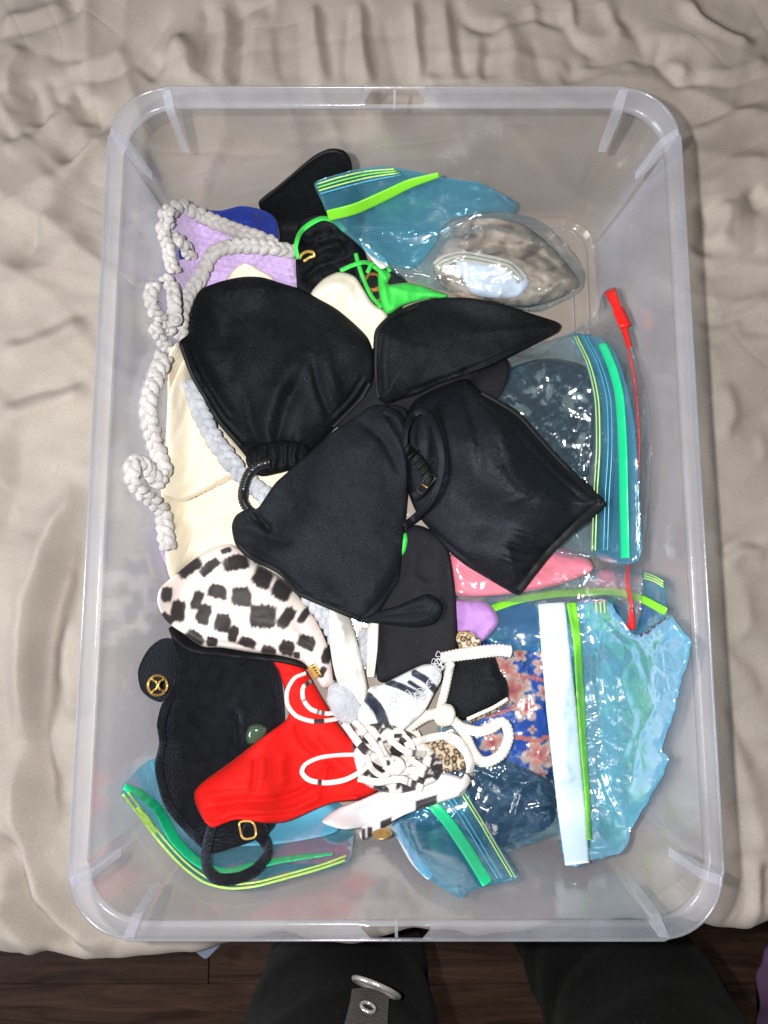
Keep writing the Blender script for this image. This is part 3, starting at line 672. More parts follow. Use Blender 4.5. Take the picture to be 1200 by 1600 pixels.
# a corner of the under-sheet that hangs out below the front edge
cv = []; cf = []
pc = [(292, 1478), (300, 1482), (320, 1498), (333, 1488), (348, 1470), (330, 1462), (305, 1465)]
pp = catmull(pc, True, 5); q = at(pp[:, 0], pp[:, 1], -.035)
n_ = len(q); top = np.vstack([q, q-np.array([0, 0, .0015])])
mesh_obj('sheet_corner', top, [tuple(range(n_)), tuple(range(2*n_-1, n_-1, -1))]+[(i, i+n_, (i+1) % n_+n_, (i+1) % n_) for i in range(n_)], M['mattress'], bed, smooth=False)

# ------------------------------------------------------------------ storage box
def rr(hx, hy, r, z, nc=14, ns=26):
    pts = []
    def lin(a, b, n): return [(a[0]+(b[0]-a[0])*k/n, a[1]+(b[1]-a[1])*k/n) for k in range(n)]
    for (sx, sy, a0) in ((1, 1, 0), (-1, 1, 90), (-1, -1, 180), (1, -1, 270)):
        cx, cy = sx*(hx-r), sy*(hy-r)
        arc = [(cx+r*math.cos(math.radians(a0+90*k/nc)), cy+r*math.sin(math.radians(a0+90*k/nc))) for k in range(nc+1)]
        arc = [(x-.0016*math.cos(math.radians(a0+45))*(0 if k in (0, nc) else 1), y-.0016*math.sin(math.radians(a0+45))*(0 if k in (0, nc) else 1)) for k, (x, y) in enumerate(arc)]
        pts += arc
        nsx, nsy, na = {0: (-1, 1, 90), 90: (-1, -1, 180), 180: (1, -1, 270), 270: (1, 1, 0)}[a0]
        ncx, ncy = nsx*(hx-r), nsy*(hy-r)
        e = (ncx+r*math.cos(math.radians(na)), ncy+r*math.sin(math.radians(na)))
        pts += lin(arc[-1], e, ns)[1:]
    return np.array([(BCX+p[0], BCY+p[1], z) for p in pts])
def loft(rings, cap_first=False, cap_last=False, closed_loop=False, skip=None):
    n = len(rings[0]); V = np.concatenate(rings); F = []
    m = len(rings)
    for i in range(m if closed_loop else m-1):
        j = (i+1) % m
        for k in range(n):
            l = (k+1) % n
            if skip and skip(i, V[i*n+k], V[i*n+l]): continue
            F.append((i*n+k, i*n+l, j*n+l, j*n+k))
    if cap_first: F.append(tuple(range(n))[::-1])
    if cap_last: F.append(tuple((m-1)*n+k for k in range(n)))
    return V, F
box = bpy.data.objects.new('storage_box', None); COL.objects.link(box); box.location = (BCX, BCY, 0)
tag(box, 'shallow clear plastic storage box without lid, full of swimwear, on the bed', 'storage box')
# inner skin from ledge down to the floor, then outer skin back up: one closed wall
prof_in = [(.2003, .2848, .036, .1385), (.1985, .2830, .0355, .120), (.1925, .2772, .032, .062), (.1880, .2730, .028, .018), (.1862, .2712, .0265, .0085), (.1825, .2675, .024, .0055), (.1740, .2590, .020, .0042)]
prof_out = [(.1745, .2595, .020, .0022), (.1835, .2685, .0245, .0030), (.1876, .2728, .0275, .0075), (.1897, .2748, .0295, .018), (.1942, .2789, .033, .062), (.2002, .2847, .036, .120), (.2018, .2863, .037, .1385)]
rings = [rr(*p) for p in prof_in]
V1, F1 = loft(rings, cap_last=True)
rings2 = [rr(*p) for p in prof_out]
V2, F2 = loft(rings2, cap_first=True)
n_ = len(rings[0]); nb = len(V1)
F = [f[::-1] for f in F1]+[tuple(i+nb for i in f[::-1]) for f in F2]
F += [(k, (k+1) % n_, nb+(len(rings2)-1)*n_+(k+1) % n_, nb+(len(rings2)-1)*n_+k) for k in range(n_)]
mesh_obj('wall', np.vstack([V1, V2]), F, M['wall'], box, smooth=False)
# moulded foot ridge in the floor
for hx_, hy_, zt in ((.1795, .2645, .0062), (.166, .251, .0054)):
    rg_ = rr(hx_, hy_, .022, zt, ns=40)
    v_, f_ = tube(rg_, .0007, .0006, True, 6); mesh_obj('floor_ridge', v_, f_, M['rim'], box)
# the rim: ledge, upright lip and outer edge; the lip is open at the hand grips of the short sides
grip = .0225
def skipf(i, a, b):
    mid = (a+b)*.5
    return i in (1, 2, 5, 6) and abs(mid[0]-BCX) < grip and abs(abs(mid[1]-BCY)-.289) < .01
prof_r = [(.2019, .2864, .037, .1372), (.2040, .2885, .0385, .1392), (.2048, .2893, .039, .1412), (.2058, .2903, .0395, .1528), (.2066, .2911, .040, .1545), (.2076, .2921, .0405, .1540), (.2066, .2911, .040, .1400), (.2055, .2900, .039, .1372), (.2020, .2865, .037, .1360)]
Vr, Fr = loft([rr(*p, ns=60) for p in prof_r], closed_loop=True, skip=skipf)
mesh_obj('rim', Vr, Fr, M['rim'], box)
# support ribs under the rim, two at each corner
def rib(p0, dirx, diry, name='rib'):
    # p0 on the outer edge, (dirx,diry) points inward; a wedge that tapers down the wall
    t = .0032; s = np.array([-diry, dirx, 0.])*t; d = np.array([dirx, diry, 0.]); p = np.array([p0[0], p0[1], 0.])
    prof = [p+d*.0005+(0, 0, .1525), p+d*.0085+(0, 0, .137), p+d*.0125+(0, 0, .098), p+d*.0075+(0, 0, .110), p+d*.0012+(0, 0, .137)]
    if name == 'grip_rib': prof = [p+d*.0005+(0, 0, .1525), p+d*.0045+(0, 0, .1375), p+d*.0030+(0, 0, .1365), p+d*.0006+(0, 0, .137)]; s = s*.3
    A = [q+s for q in prof]; B = [q-s for q in prof]; n = len(prof)
    return mesh_obj(name, np.array(A+B), [tuple(range(n)), tuple(range(2*n-1, n-1, -1))]+[(i, i+n, (i+1) % n+n, (i+1) % n) for i in range(n)], M['gusset'], box, smooth=False)
for sx in (-1, 1):
    for sy in (-1, 1):
        rib((BCX+sx*.2062, BCY+sy*(.2907-.0335)), -sx, 0)
        rib((BCX+sx*(.2062-.0385), BCY+sy*.2907), 0, -sy)
for sy in (-1, 1):
    rib((BCX, BCY+sy*.2907), 0, -sy, 'grip_rib')
    for sx in (-1, 1):
        # slanted end of the grip opening
        a = np.array([BCX+sx*grip, BCY+sy*.2893, .1412]); b = np.array([BCX+sx*grip, BCY+sy*.2903, .1530]); c = np.array([BCX+sx*(grip-.006), BCY+sy*.2903, .1530])
        dn = np.array([0, sy*.0008, 0])
        mesh_obj('grip_corner', np.array([a, b, c, a+dn, b+dn, c+dn]), [(0, 1, 2), (5, 4, 3), (0, 3, 4, 1), (1, 4, 5, 2), (2, 5, 3, 0)], M['rim'], box, smooth=False)

# ================================================================== contents of the box, bottom layer first
def lin(c): return np.array(c, float)
def mixc(a, b, m): return np.asarray(a)*(1-m)[:, None]+np.asarray(b)*m[:, None]
def film_noise(a=1.6, s=34): return [(a*1.5, s, 'facet'), (a*.8, s*2.6, 'soft')]

# ---------------------------------------------------------------- bag lying open in the near left corner
g = thing('zip_bag', 'pale blue zip bag with yellow-green zip ridges under the black textured bikini', 'plastic bag', 380, 1300)
outG = [(189, 1240), (205, 1212), (236, 1186), (300, 1170), (420, 1190), (540, 1262), (552, 1300), (545, 1346), (500, 1362), (450, 1376), (400, 1389), (360, 1391), (320, 1382), (282, 1352), (250, 1318), (215, 1275)]
patch('back_film', outG, M['film_back'], g, thick=.8, dome=10, noise=[(.5, 60, 'soft')], sp=5, closed_under=False, sig=5)
o = patch('folded_cloth', [(236, 1192), (270, 1182), (400, 1200), (530, 1268), (524, 1300), (440, 1318), (360, 1322), (310, 1312), (285, 1290), (258, 1245)], M['paleblue'], thick=4, dome=16, noise=[(1.2, 40, 'soft')], sp=5)
tag(o, 'folded pale blue cloth inside the near left zip bag', 'cloth')
patch('front_film', outG, M['film_teal'], g, ragged=3., thick=2.2, dome=14, noise=[(.9, 60, 'crinkle'), (.8, 90, 'soft')], sp=4, closed_under=False, sig=5)
zG = [(196, 1238), (225, 1276), (258, 1318), (290, 1352), (324, 1376), (362, 1385), (402, 1382), (452, 1369), (502, 1355), (543, 1341)]
band('zip_ridge', [(x-4, y+3) for x, y in zG], 4, M['zip_line'], g, thick=.8)
band('zip_ridge', [(x+1, y-4) for x, y in zG[:-1]]+[(541, 1337)], 3.2, M['zip_line'], g, thick=.8)
band('zip_band', [(194, 1229), (218, 1240), (248, 1266), (272, 1310), (300, 1340), (330, 1358), (362, 1362), (400, 1352), (450, 1342), (520, 1334)], [11, 13, 17, 16, 14, 12, 12, 10, 8, 4], M['zip_emerald'], g, thick=.6)
band('zip_ridge', [(214, 1262), (226, 1276), (238, 1292), (244, 1302)], [3, 9, 8, 2], M['zip_line'], g, thick=.6)

# ---------------------------------------------------------------- deep blue bag in front, holding navy and flowered clothes
f = thing('zip_bag', 'dark blue zip bag with emerald zip band in front, between striped print and white-panelled bag', 'plastic bag', 740, 1250)
outF = [(612, 1288), (630, 1322), (655, 1362), (690, 1386), (722, 1404), (733, 1392), (770, 1382), (808, 1372), (803, 1350), (794, 1332), (830, 1318), (872, 1300), (880, 1240), (875, 1130), (880, 1020), (850, 990), (800, 985), (740, 1000), (700, 1090), (670, 1180), (640, 1260)]
patch('back_film', outF, M['film_back'], f, thick=.8, dome=10, noise=[(.6, 60, 'soft')], sp=6, closed_under=False, sig=5)
def floral(x, y, d):
    c = np.tile(lin((.018, .045, .36)), (len(x), 1))
    c = mixc(c, (.010, .02, .16), sstep(.0, .5, fbm(x/40, y/40, 2)))
    cor, dk, lt = lin((.92, .17, .09)), lin((.60, .05, .04)), lin((.95, .52, .38))
    for (cx, cy, R, n, ph) in [(800, 1078, 32, 5, .3), (790, 1042, 20, 5, 1.), (822, 1105, 24, 6, .0), (842, 1180, 30, 5, .7), (848, 1040, 17, 5, .2), (852, 1015, 16, 5, 0), (765, 1140, 16, 5, .1), (770, 1160, 22, 4, .4), (832, 1140, 7, 4, 0), (812, 1022, 13, 5, .4), (850, 1082, 13, 5, .9), (845, 1210, 12, 5, .4), (820, 1062, 11, 5, .6)]:
        r = np.hypot(x-cx, y-cy); th = np.arctan2(y-cy, x-cx)+ph+.25*perlin(x/14, y/14)
        lim = R*(.52+.48*np.abs(np.cos(th*n/2)))*(1+.25*perlin(x/9, y/9))
        m = sstep(1.08, .92, r/lim)
        pet = mixc(np.tile(cor, (len(x), 1)), lt, sstep(.35, .9, r/lim)*(.6+.4*np.abs(np.sin(th*n/2*3))))
        pet = mixc(pet, dk, sstep(.3, .1, r/R))
        c = c*(1-m)[:, None]+pet*m[:, None]
    # rope lines
    for k, (pts, w) in enumerate([([(775, 1030), (800, 1052), (830, 1058), (860, 1066)], 3.0), ([(790, 1155), (815, 1152), (836, 1158), (860, 1150)], 3.4), ([(760, 1120), (790, 1112), (812, 1098)], 2.6)]):
        dd, par = seg_dist(np.stack([x, y], -1), catmull(pts, False, 4), False)
        m = sstep(w+1, w-1, dd+1.2*np.sin(par*160)); c = mixc(c, cor, m)
    return c
fl_o = patch('flowered_garment', [(745, 1010), (790, 998), (860, 1000), (880, 1040), (880, 1130), (876, 1205), (845, 1222), (800, 1210), (760, 1195), (735, 1150), (735, 1080)], M['printg'], thick=15, dome=45, noise=[(4, 45, 'soft'), (1.5, 30, 'ridge')], sp=2.6, colour=floral)
tag(fl_o, 'royal blue garment with coral flowers, inside the dark blue zip bag', 'swimwear')
o = patch('navy_garment', [(640, 1210), (700, 1185), (780, 1185), (862, 1225), (862, 1285), (800, 1318), (760, 1325), (700, 1290), (660, 1300), (630, 1285)], M['navy'], thick=13, dome=35, noise=[(5, 45, 'soft'), (2.5, 28, 'ridge')], sp=3.5)
tag(o, 'crumpled navy garment inside the dark blue zip bag', 'swimwear')
o = patch('care_card', [(612, 1290), (622, 1284), (645, 1325), (676, 1366), (668, 1374), (640, 1345)], M['white_panel'], thick=.5, dome=3, sp=4)
tag(o, 'pale card strip at the left edge of the dark blue zip bag', 'card')
patch('front_film', outF, M['film_teal_d'], f, ragged=3., thick=2.5, dome=14, noise=[(4.5, 48, 'facet'), (2, 80, 'soft')], sp=2.8, closed_under=False, sig=4,
      folds=[([(860, 1195), (820, 1230), (800, 1290), (790, 1330)], 4, 5), ([(850, 1215), (800, 1225), (740, 1200)], 3, 5), ([(868, 1255), (820, 1265)], 3, 4)])
patch('zip_flap', [(612, 1290), (660, 1262), (722, 1232), (742, 1262), (795, 1345), (808, 1372), (770, 1382), (733, 1392), (722, 1404), (690, 1386), (655, 1362), (630, 1322)], M['film_teal'], f, thick=1.2, dome=8, noise=[(1, 50, 'crinkle')], sp=4, closed_under=False, sig=4)
band('zip_band', [(676, 1256), (700, 1284), (722, 1316), (745, 1352), (762, 1381)], 18, M['zip_emerald'], f, thick=.7, sig=3, dil=2)
for k, (dx, w, mm) in enumerate([(0, 2.4, 'zip_olive'), (-5, 2.0, 'zip_line'), (-20, 1.6, 'zip_blue'), (-27, 1.6, 'zip_blue')]):
    band('zip_ridge', [(724+dx, 1236+abs(dx)*.25), (752+dx, 1280+abs(dx)*.2), (780+dx, 1328+abs(dx)*.16), (805+dx, 1370+abs(dx)*.12)], w, M[mm], f, thick=.7, sp=2, sig=3, dil=2)

# ---------------------------------------------------------------- zip bag with purple clothes, right side, mostly covered
dbag = thing('zip_bag', 'blue zip bag with purple clothes, lime zip band, right wall under the red-slider bag', 'plastic bag', 900, 970)
outD = [(740, 948), (800, 920), (880, 900), (960, 885), (1006, 893), (1035, 905), (1039, 935), (1041, 962), (1012, 985), (960, 1010), (880, 1020), (800, 1015), (760, 1000)]
patch('back_film', outD, M['film_back'], dbag, thick=.8, dome=10, sp=6, closed_under=False)
o = patch('purple_garment', [(760, 955), (830, 935), (930, 930), (1000, 940), (1020, 962), (980, 990), (900, 1005), (820, 1000), (775, 985)], M['dpurple'], thick=9, dome=25, noise=[(3, 40, 'soft')], sp=4)
tag(o, 'dark purple garment inside the blue bag with the lime zip band', 'swimwear')
patch('front_film', outD, M['film_teal'], dbag, ragged=3., thick=2, dome=12, noise=film_noise(1.6, 40), sp=3.5, closed_under=False)
band('zip_band', [(768, 951), (811, 937), (865, 928), (920, 925), (960, 924), (1001, 935), (1041, 956)], 12, M['zip_green'], dbag, thick=.8, sig=3)
for k in range(3):
    band('zip_ridge', [(1006, 895+k*4), (1022, 900+k*4), (1037, 909+k*4.2)], 2, M['zip_line'], dbag, thick=.6, sp=2)
o = patch('lilac_garment', [(700, 938), (735, 936), (765, 944), (780, 970), (765, 992), (748, 1003), (715, 990), (700, 970)], M['purple'], thick=9, dome=20, noise=[(2.2, 22, 'ridge'), (2, 40, 'soft')], sp=3)
tag(o, 'lilac crinkled garment peeking out below the pink one', 'swimwear')

# ---------------------------------------------------------------- clear bag with red slider, pink garment; blue bag with dark clothes on it
cbag = thing('slider_bag', 'clear bag with red slider zip along the right wall of the box', 'plastic bag', 900, 760)
outC = [(930, 492), (942, 458), (966, 452), (986, 540), (1008, 600), (1018, 680), (1014, 773), (1006, 857), (1001, 961), (990, 988), (976, 984), (958, 934), (900, 942), (852, 942), (770, 940), (706, 936), (700, 873), (690, 780), (760, 640), (860, 540)]
patch('back_film', outC, M['film_clear'], cbag, thick=.8, dome=10, sp=7, closed_under=False)
o = patch('pink_garment', [(700, 868), (760, 850), (850, 850), (915, 868), (925, 892), (870, 915), (800, 928), (730, 932), (706, 925)], M['pink'], thick=13, dome=28, noise=[(2.5, 50, 'soft'), (1.5, 26, 'ridge', 20, 2.5)], sp=3.5)
tag(o, 'bright pink garment inside the clear slider bag, below the pointed black cup', 'swimwear')
band('zip_strip', [(958, 470), (970, 505), (981, 545), (992, 600), (998, 680), (996, 780), (984, 870), (980, 905), (986, 945), (985, 970)], [4, 4, 4, 3.5, 3.5, 3.5, 4, 5, 6, 7], M['zip_red'], cbag, thick=1., sig=3)
patch('front_film', outC, M['film_clear'], cbag, ragged=3., thick=2.5, dome=14, noise=film_noise(1.5, 36), sp=3.5, closed_under=False,
      folds=[([(1012, 650), (1014, 780), (1006, 860)], 3, 4)])

bbag = thing('zip_bag', 'blue zip bag with black-and-navy clothes and green zip band, right of the pointed cup', 'plastic bag', 880, 700)
outB = [(735, 612), (768, 577), (793, 561), (843, 536), (893, 521), (935, 526), (960, 548), (981, 607), (993, 673), (999, 773), (999, 875), (935, 873), (870, 868), (800, 820), (720, 740), (700, 670)]
patch('back_film', outB, M['film_back'], bbag, thick=.8, dome=10, sp=6, closed_under=False)
def darkprint(x, y, d):
    c = np.tile(lin((.008, .010, .020)), (len(x), 1))
    for (cx, cy, rx, ry, a) in [(888, 632, 9, 16, -20), (905, 620, 18, 5, 30), (830, 610, 14, 5, -10), (815, 640, 16, 8, 20), (858, 612, 5, 14, 10), (845, 585, 6, 10, 30), (908, 690, 6, 16, 10)]:
        a = math.radians(a); u = (x-cx)*math.cos(a)+(y-cy)*math.sin(a); v = -(x-cx)*math.sin(a)+(y-cy)*math.cos(a)
        r = np.hypot(u/rx, v/ry)+.3*perlin(x/6, y/6)
        c = mixc(c, (.12, .14, .135), sstep(1.1, .85, r))
    return c
o = patch('dark_garment', [(735, 610), (775, 585), (820, 566), (862, 560), (915, 575), (926, 640), (922, 720), (905, 790), (860, 840), (790, 800), (720, 720)], M['printg'], thick=15, dome=40, noise=[(4, 40, 'soft'), (3.5, 30, 'ridge')], sp=3., colour=darkprint)
tag(o, 'crumpled black and navy clothes with pale patches, inside the right-hand blue bag', 'swimwear')
patch('front_film', outB, M['film_light'], bbag, ragged=3., thick=2.5, dome=14, noise=[(4.0, 34, 'facet'), (1.5, 90, 'soft')], sp=2.8, closed_under=False)
patch('zip_flap', [(893, 522), (935, 527), (960, 549), (980, 607), (992, 673), (998, 773), (998, 874), (935, 872), (925, 800), (932, 700), (928, 625), (915, 570)], M['film_teal'], bbag, thick=1.2, dome=8, noise=[(1.2, 50, 'crinkle', 90, 2)], sp=4, closed_under=False)
band('zip_band', [(941, 536), (957, 575), (968, 620), (973, 700), (975, 790), (977, 872)], 14, M['zip_emerald'], bbag, thick=.8, sig=3)
for dx, w, mm in ((0, 2.2, 'zip_olive'), (5, 2.0, 'zip_line'), (18, 1.6, 'zip_blue'), (24, 1.6, 'zip_blue')):
    band('zip_ridge', [(897+dx*.8, 524), (918+dx*.9, 570), (930+dx, 625), (932+dx, 700), (928+dx, 770), (925+dx, 860)], w, M[mm], bbag, thick=.7, sp=2.2, sig=3)
band('zip_end', [(952, 453), (964, 480), (974, 510), (984, 543)], [17, 13, 10, 5], M['zip_red'], cbag, thick=1.4, sig=3)
band('zip_end', [(986, 950), (987, 968), (985, 984)], [5, 9, 15], M['zip_red'], cbag, thick=1.2, sig=3)
# red slider of the clear bag stands clear of both
sl = cord('slider', [(966, 484), (972, 498), (977, 510)], 20, M['zip_red'], cbag, flat=.55, sp=2)

# ---------------------------------------------------------------- crumpled aqua bag with white write-on panel
e = thing('zip_bag', 'crumpled aqua bag with long white panel and lime zip band, near right corner', 'plastic bag', 950, 1150)
outE = [(838, 943), (882, 941), (945, 936), (968, 962), (993, 992), (1020, 978), (1047, 962), (1064, 982), (1080, 1006), (1066, 1059), (1053, 1113), (1034, 1172), (1046, 1187), (1018, 1243), (985, 1300), (974, 1330), (921, 1345), (903, 1352), (882, 1350), (868, 1266), (857, 1128), (845, 1013)]
patch('back_film', outE, M['film_back'], e, thick=.8, dome=10, sp=6, closed_under=False, sig=5)
patch('front_film', outE, M['film_aqua'], e, ragged=3., thick=11, dome=60, noise=[(9.0, 64, 'facet'), (1.6, 36, 'crinkle'), (4, 90, 'soft')], sp=2.6, closed_under=False, sig=5,
      folds=[([(1000, 1010), (970, 1060), (990, 1130), (965, 1200)], 6, 6), ([(940, 980), (932, 1050), (945, 1120)], 5, 5), ([(1050, 975), (1020, 1030), (1060, 1060)], 6, 5), ([(1040, 1080), (1000, 1150), (985, 1240)], 5, 5), ([(930, 1180), (950, 1240), (975, 1290)], 5, 5), ([(990, 1000), (1010, 1060), (1000, 1090)], -5, 6)])
band('white_panel', [(862, 942), (868, 1010), (876, 1090), (884, 1170), (892, 1250), (902, 1350)], [42, 45, 48, 46, 44, 38], M['white_panel'], e, thick=1.4, dome=5, sp=4, sig=9, dil=3, noise=[(.8, 90, 'soft')])
band('zip_band', [(893, 942), (902, 1000), (907, 1080), (912, 1160), (918, 1240), (922, 1312)], [15, 13, 13, 11, 9, 7], M['zip_green'], e, thick=.7, sig=2.5, dil=1)
for dx in (0, 7, 13):
    band('zip_ridge', [(931+dx, 939), (932+dx, 958)], 2, M['zip_line'], e, thick=.5, sp=2)

# ---------------------------------------------------------------- far side: black piece, blue cloth, crochet top, cream suit
k1 = thing('bikini_piece', 'black padded bikini piece with rounded top, farthest back against the wall', 'swimwear', 480, 320)
patch('panel', [(404, 316), (417, 303), (442, 285), (467, 262), (494, 241), (517, 232), (537, 235), (548, 250), (551, 270), (560, 300), (565, 360), (520, 400), (450, 410), (434, 385), (428, 345), (410, 330)], M['black'], k1, thick=6, dome=14, lift=4, noise=[(1.5, 60, 'soft')], sig=6,
      folds=[([(420, 312), (450, 292), (480, 265), (505, 245), (528, 244)], -1.6, 3, 1), ([(520, 260), (500, 300), (490, 350)], 2, 12)])
cord('binding', [(408, 315), (430, 297), (455, 276), (480, 255), (505, 239), (523, 236), (537, 242), (545, 258), (548, 280)], 6, M['black_trim'], k1, flat=.7)
o = patch('blue_cloth', [(318, 330), (346, 329), (375, 322), (400, 325), (421, 333), (433, 347), (436, 385), (410, 420), (340, 420), (285, 410), (280, 385), (300, 350)], M['blue'], thick=9, dome=18, noise=[(2.2, 22, 'ridge'), (2, 40, 'soft')], sp=3, lift=3)
tag(o, 'royal blue crumpled cloth behind the lilac crochet top', 'cloth')

cr = thing('crochet_top', 'chunky lilac crochet top edged with pale grey chenille braid, left side', 'crochet top', 330, 420)
def stitches(x, y, d):
    a = math.radians(12); u = (x*math.cos(a)+y*math.sin(a))/13.; v = (-x*math.sin(a)+y*math.cos(a))/10.5
    u = u+.25*perlin(x/25, y/25); v = v+.25*perlin(x/22+4, y/22)
    u = u+.5*(np.floor(v) % 2)
    return 2.6*np.abs(np.sin(u*math.pi))**.6*np.abs(np.sin(v*math.pi))**.6
patch('body', [(252, 345), (285, 325), (330, 345), (380, 365), (440, 385), (462, 400), (467, 450), (440, 470), (330, 480), (290, 520), (268, 520), (262, 470), (262, 430), (270, 410), (300, 400), (272, 380)], M['lilac'], cr, thick=8, dome=16, fn=stitches, sp=2.6, lift=3, noise=[(2, 50, 'soft')])
patch('flap', [(250, 860), (256, 820), (280, 830), (300, 900), (275, 905)], M['lilac'], cr, thick=5, dome=12, fn=stitches, sp=3)
GY = M['grey_yarn']; GB = M['grey_yarn_b']
braid('braid', [(262, 345), (254, 360), (262, 385), (266, 410), (272, 424)], 23, GY, cr)
braid('braid', [(258, 338), (280, 322), (305, 332), (335, 347), (370, 360), (405, 372), (432, 382)], 25, GY, cr)
braid('braid', [(276, 372), (290, 385), (298, 402)], 23, GY, cr)
braid('braid', [(460, 394), (430, 388), (395, 384), (362, 385), (335, 394), (322, 414), (312, 436), (296, 458), (286, 480), (281, 505), (284, 530)], 25, GY, cr)
braid('braid', [(240, 445), (234, 466), (242, 488), (258, 505), (268, 520)], 23, GY, cr)
braid('braid', [(258, 432), (270, 452), (272, 480), (274, 505)], 23, GY, cr)
braid('braid', [(240, 510), (252, 530), (264, 548)], 23, GY, cr)

cs = thing('cream_swimsuit', 'cream ribbed swimsuit heaped at the left under the black cups', 'swimwear', 330, 720)
patch('panel', [(262, 560), (278, 535), (300, 560), (330, 640), (400, 720), (470, 720), (470, 800), (400, 850), (330, 868), (300, 885), (268, 905), (258, 862), (262, 810), (252, 770), (258, 700), (262, 620)], M['cream'], cs, thick=12, dome=30, lift=4, noise=[(3, 60, 'soft')], sp=3,
      folds=[([(360, 760), (300, 790), (268, 840)], -3, 4), ([(380, 790), (320, 820), (280, 880)], -2.5, 4), ([(350, 780), (300, 815), (270, 860)], 2, 5), ([(400, 770), (340, 840)], -2, 4), ([(300, 640), (285, 690)], 3, 8)])
patch('cup', [(266, 610), (290, 560), (305, 600), (330, 660), (355, 705), (372, 740), (330, 765), (290, 783), (262, 776), (250, 762), (262, 720), (262, 660)], M['cream'], cs, thick=13, dome=30, noise=[(2.2, 50, 'soft')], sp=2.8,
      folds=[([(300, 640), (310, 690), (300, 740), (275, 770)], 3, 8), ([(262, 775), (290, 776), (330, 756), (368, 732)], 2.4, 4, 1), ([(318, 660), (335, 710), (330, 740)], -2.5, 6), ([(270, 690), (290, 640), (292, 600)], -3, 6), ([(282, 600), (276, 640)], -3, 5)])
patch('strap_end', [(350, 446), (362, 424), (383, 411), (404, 421), (428, 436), (420, 470), (360, 470)], M['cream_plain'], cs, thick=5, dome=14, lift=1, sp=3, folds=[([(384, 414), (386, 440)], 1.5, 5)])
braid('braid', [(256, 556), (243, 590), (233, 620), (230, 648), (240, 685), (249, 715), (256, 742)], 30, GY, cr, lift=[2]*7)
braid('braid', [(252, 756), (236, 742), (222, 724), (208, 724), (205, 742), (218, 765), (238, 782), (254, 800), (258, 830), (262, 856)], 27, GY, cr)
braid('braid', [(296, 598), (310, 636), (328, 676), (352, 710), (376, 740), (400, 762), (420, 780)], 30, GB, cr)

# ---------------------------------------------------------------- black suit with ring, green strappy bikini, orange print
k2 = thing('black_swimsuit', 'black swimsuit with a gold ring, wedged between lilac crochet and green straps', 'swimwear', 510, 400)
patch('panel', [(462, 380), (470, 345), (500, 335), (540, 350), (566, 385), (575, 430), (540, 470), (490, 480), (466, 460)], M['black'], k2, thick=8, dome=18, noise=[(3, 32, 'soft'), (2, 24, 'ridge')], lift=1,
      folds=[([(478, 400), (510, 388), (545, 380)], 3, 6), ([(470, 440), (500, 415), (550, 400)], -3, 5), ([(490, 372), (520, 362)], 3, 6)])
cord('ring', [(468, 404), (472, 397), (480, 393), (489, 394), (491, 400), (484, 402), (475, 408)], 5, M['gold'], k2, sp=2, lift=[2]*4)
gb = thing('green_bikini', 'neon green strappy bikini top under the far blue bag', 'swimwear', 600, 450)
o = patch('printed_garment', [(556, 420), (580, 408), (615, 420), (640, 450), (620, 490), (596, 492), (570, 470)], M['print'], thick=4, dome=12, sp=2.4, noise=[(2, 30, 'soft')],
      colour=lambda x, y, d: mixc(np.tile(lin((.012, .012, .014)), (len(x), 1)), (.55, .22, .05), sstep(.09, .02, np.abs(np.hypot((x-582)/1.0+4*perlin(x/9, y/9), y-440)/24-.5))*1.0+sstep(.1, .03, np.abs(np.hypot(x-588+3*perlin(x/7, y/7), y-462)/18-.5))*.9))
tag(o, 'black cloth with orange swirl print showing between the green straps', 'swimwear')
cord('strap', [(466, 404), (462, 386), (469, 364), (484, 350), (504, 341), (524, 346), (540, 360)], 11, M['green'], gb, flat=.35, lift=[1, 3, 4, 4, 3, 2, 1], tilt=[60, 40, 20, 10, 20, 20, 10])
patch('cup', [(592, 420), (611, 428), (607, 444), (643, 442), (700, 462), (660, 468), (629, 477), (602, 491), (592, 458)], M['green'], gb, thick=4, dome=10, noise=[(2, 30, 'soft')], sp=2.6, folds=[([(606, 446), (640, 458), (690, 462)], 2, 5), ([(600, 440), (606, 480)], 2, 4)])
cord('strap', [(556, 396), (560, 412), (568, 436), (580, 462), (596, 480)], 7, M['green'], gb, flat=.4, lift=[1, 2, 2, 2, 1])
cord('strap', [(532, 423), (552, 414), (572, 410), (592, 422), (604, 436)], 8, M['green'], gb, flat=.4, lift=[1, 2, 2, 1, 1])
cord('strap', [(574, 426), (582, 412), (598, 408), (610, 424)], 7, M['green'], gb, flat=.4, lift=[1, 2, 2, 1])
cc = patch('cream_cup', [(485, 461), (504, 437), (529, 425), (553, 431), (567, 450), (582, 473), (606, 494), (600, 540), (560, 560), (520, 530), (500, 480)], M['cream_plain'], thick=11, dome=26, sp=2.8, lift=3,
      folds=[([(495, 462), (520, 444), (545, 452), (560, 480)], 2.2, 6), ([(508, 470), (530, 462), (548, 482)], -2.2, 5), ([(560, 448), (572, 470), (590, 490)], 1.5, 5)])
tag(cc, 'smooth cream bikini cup behind the two upper black cups', 'swimwear')

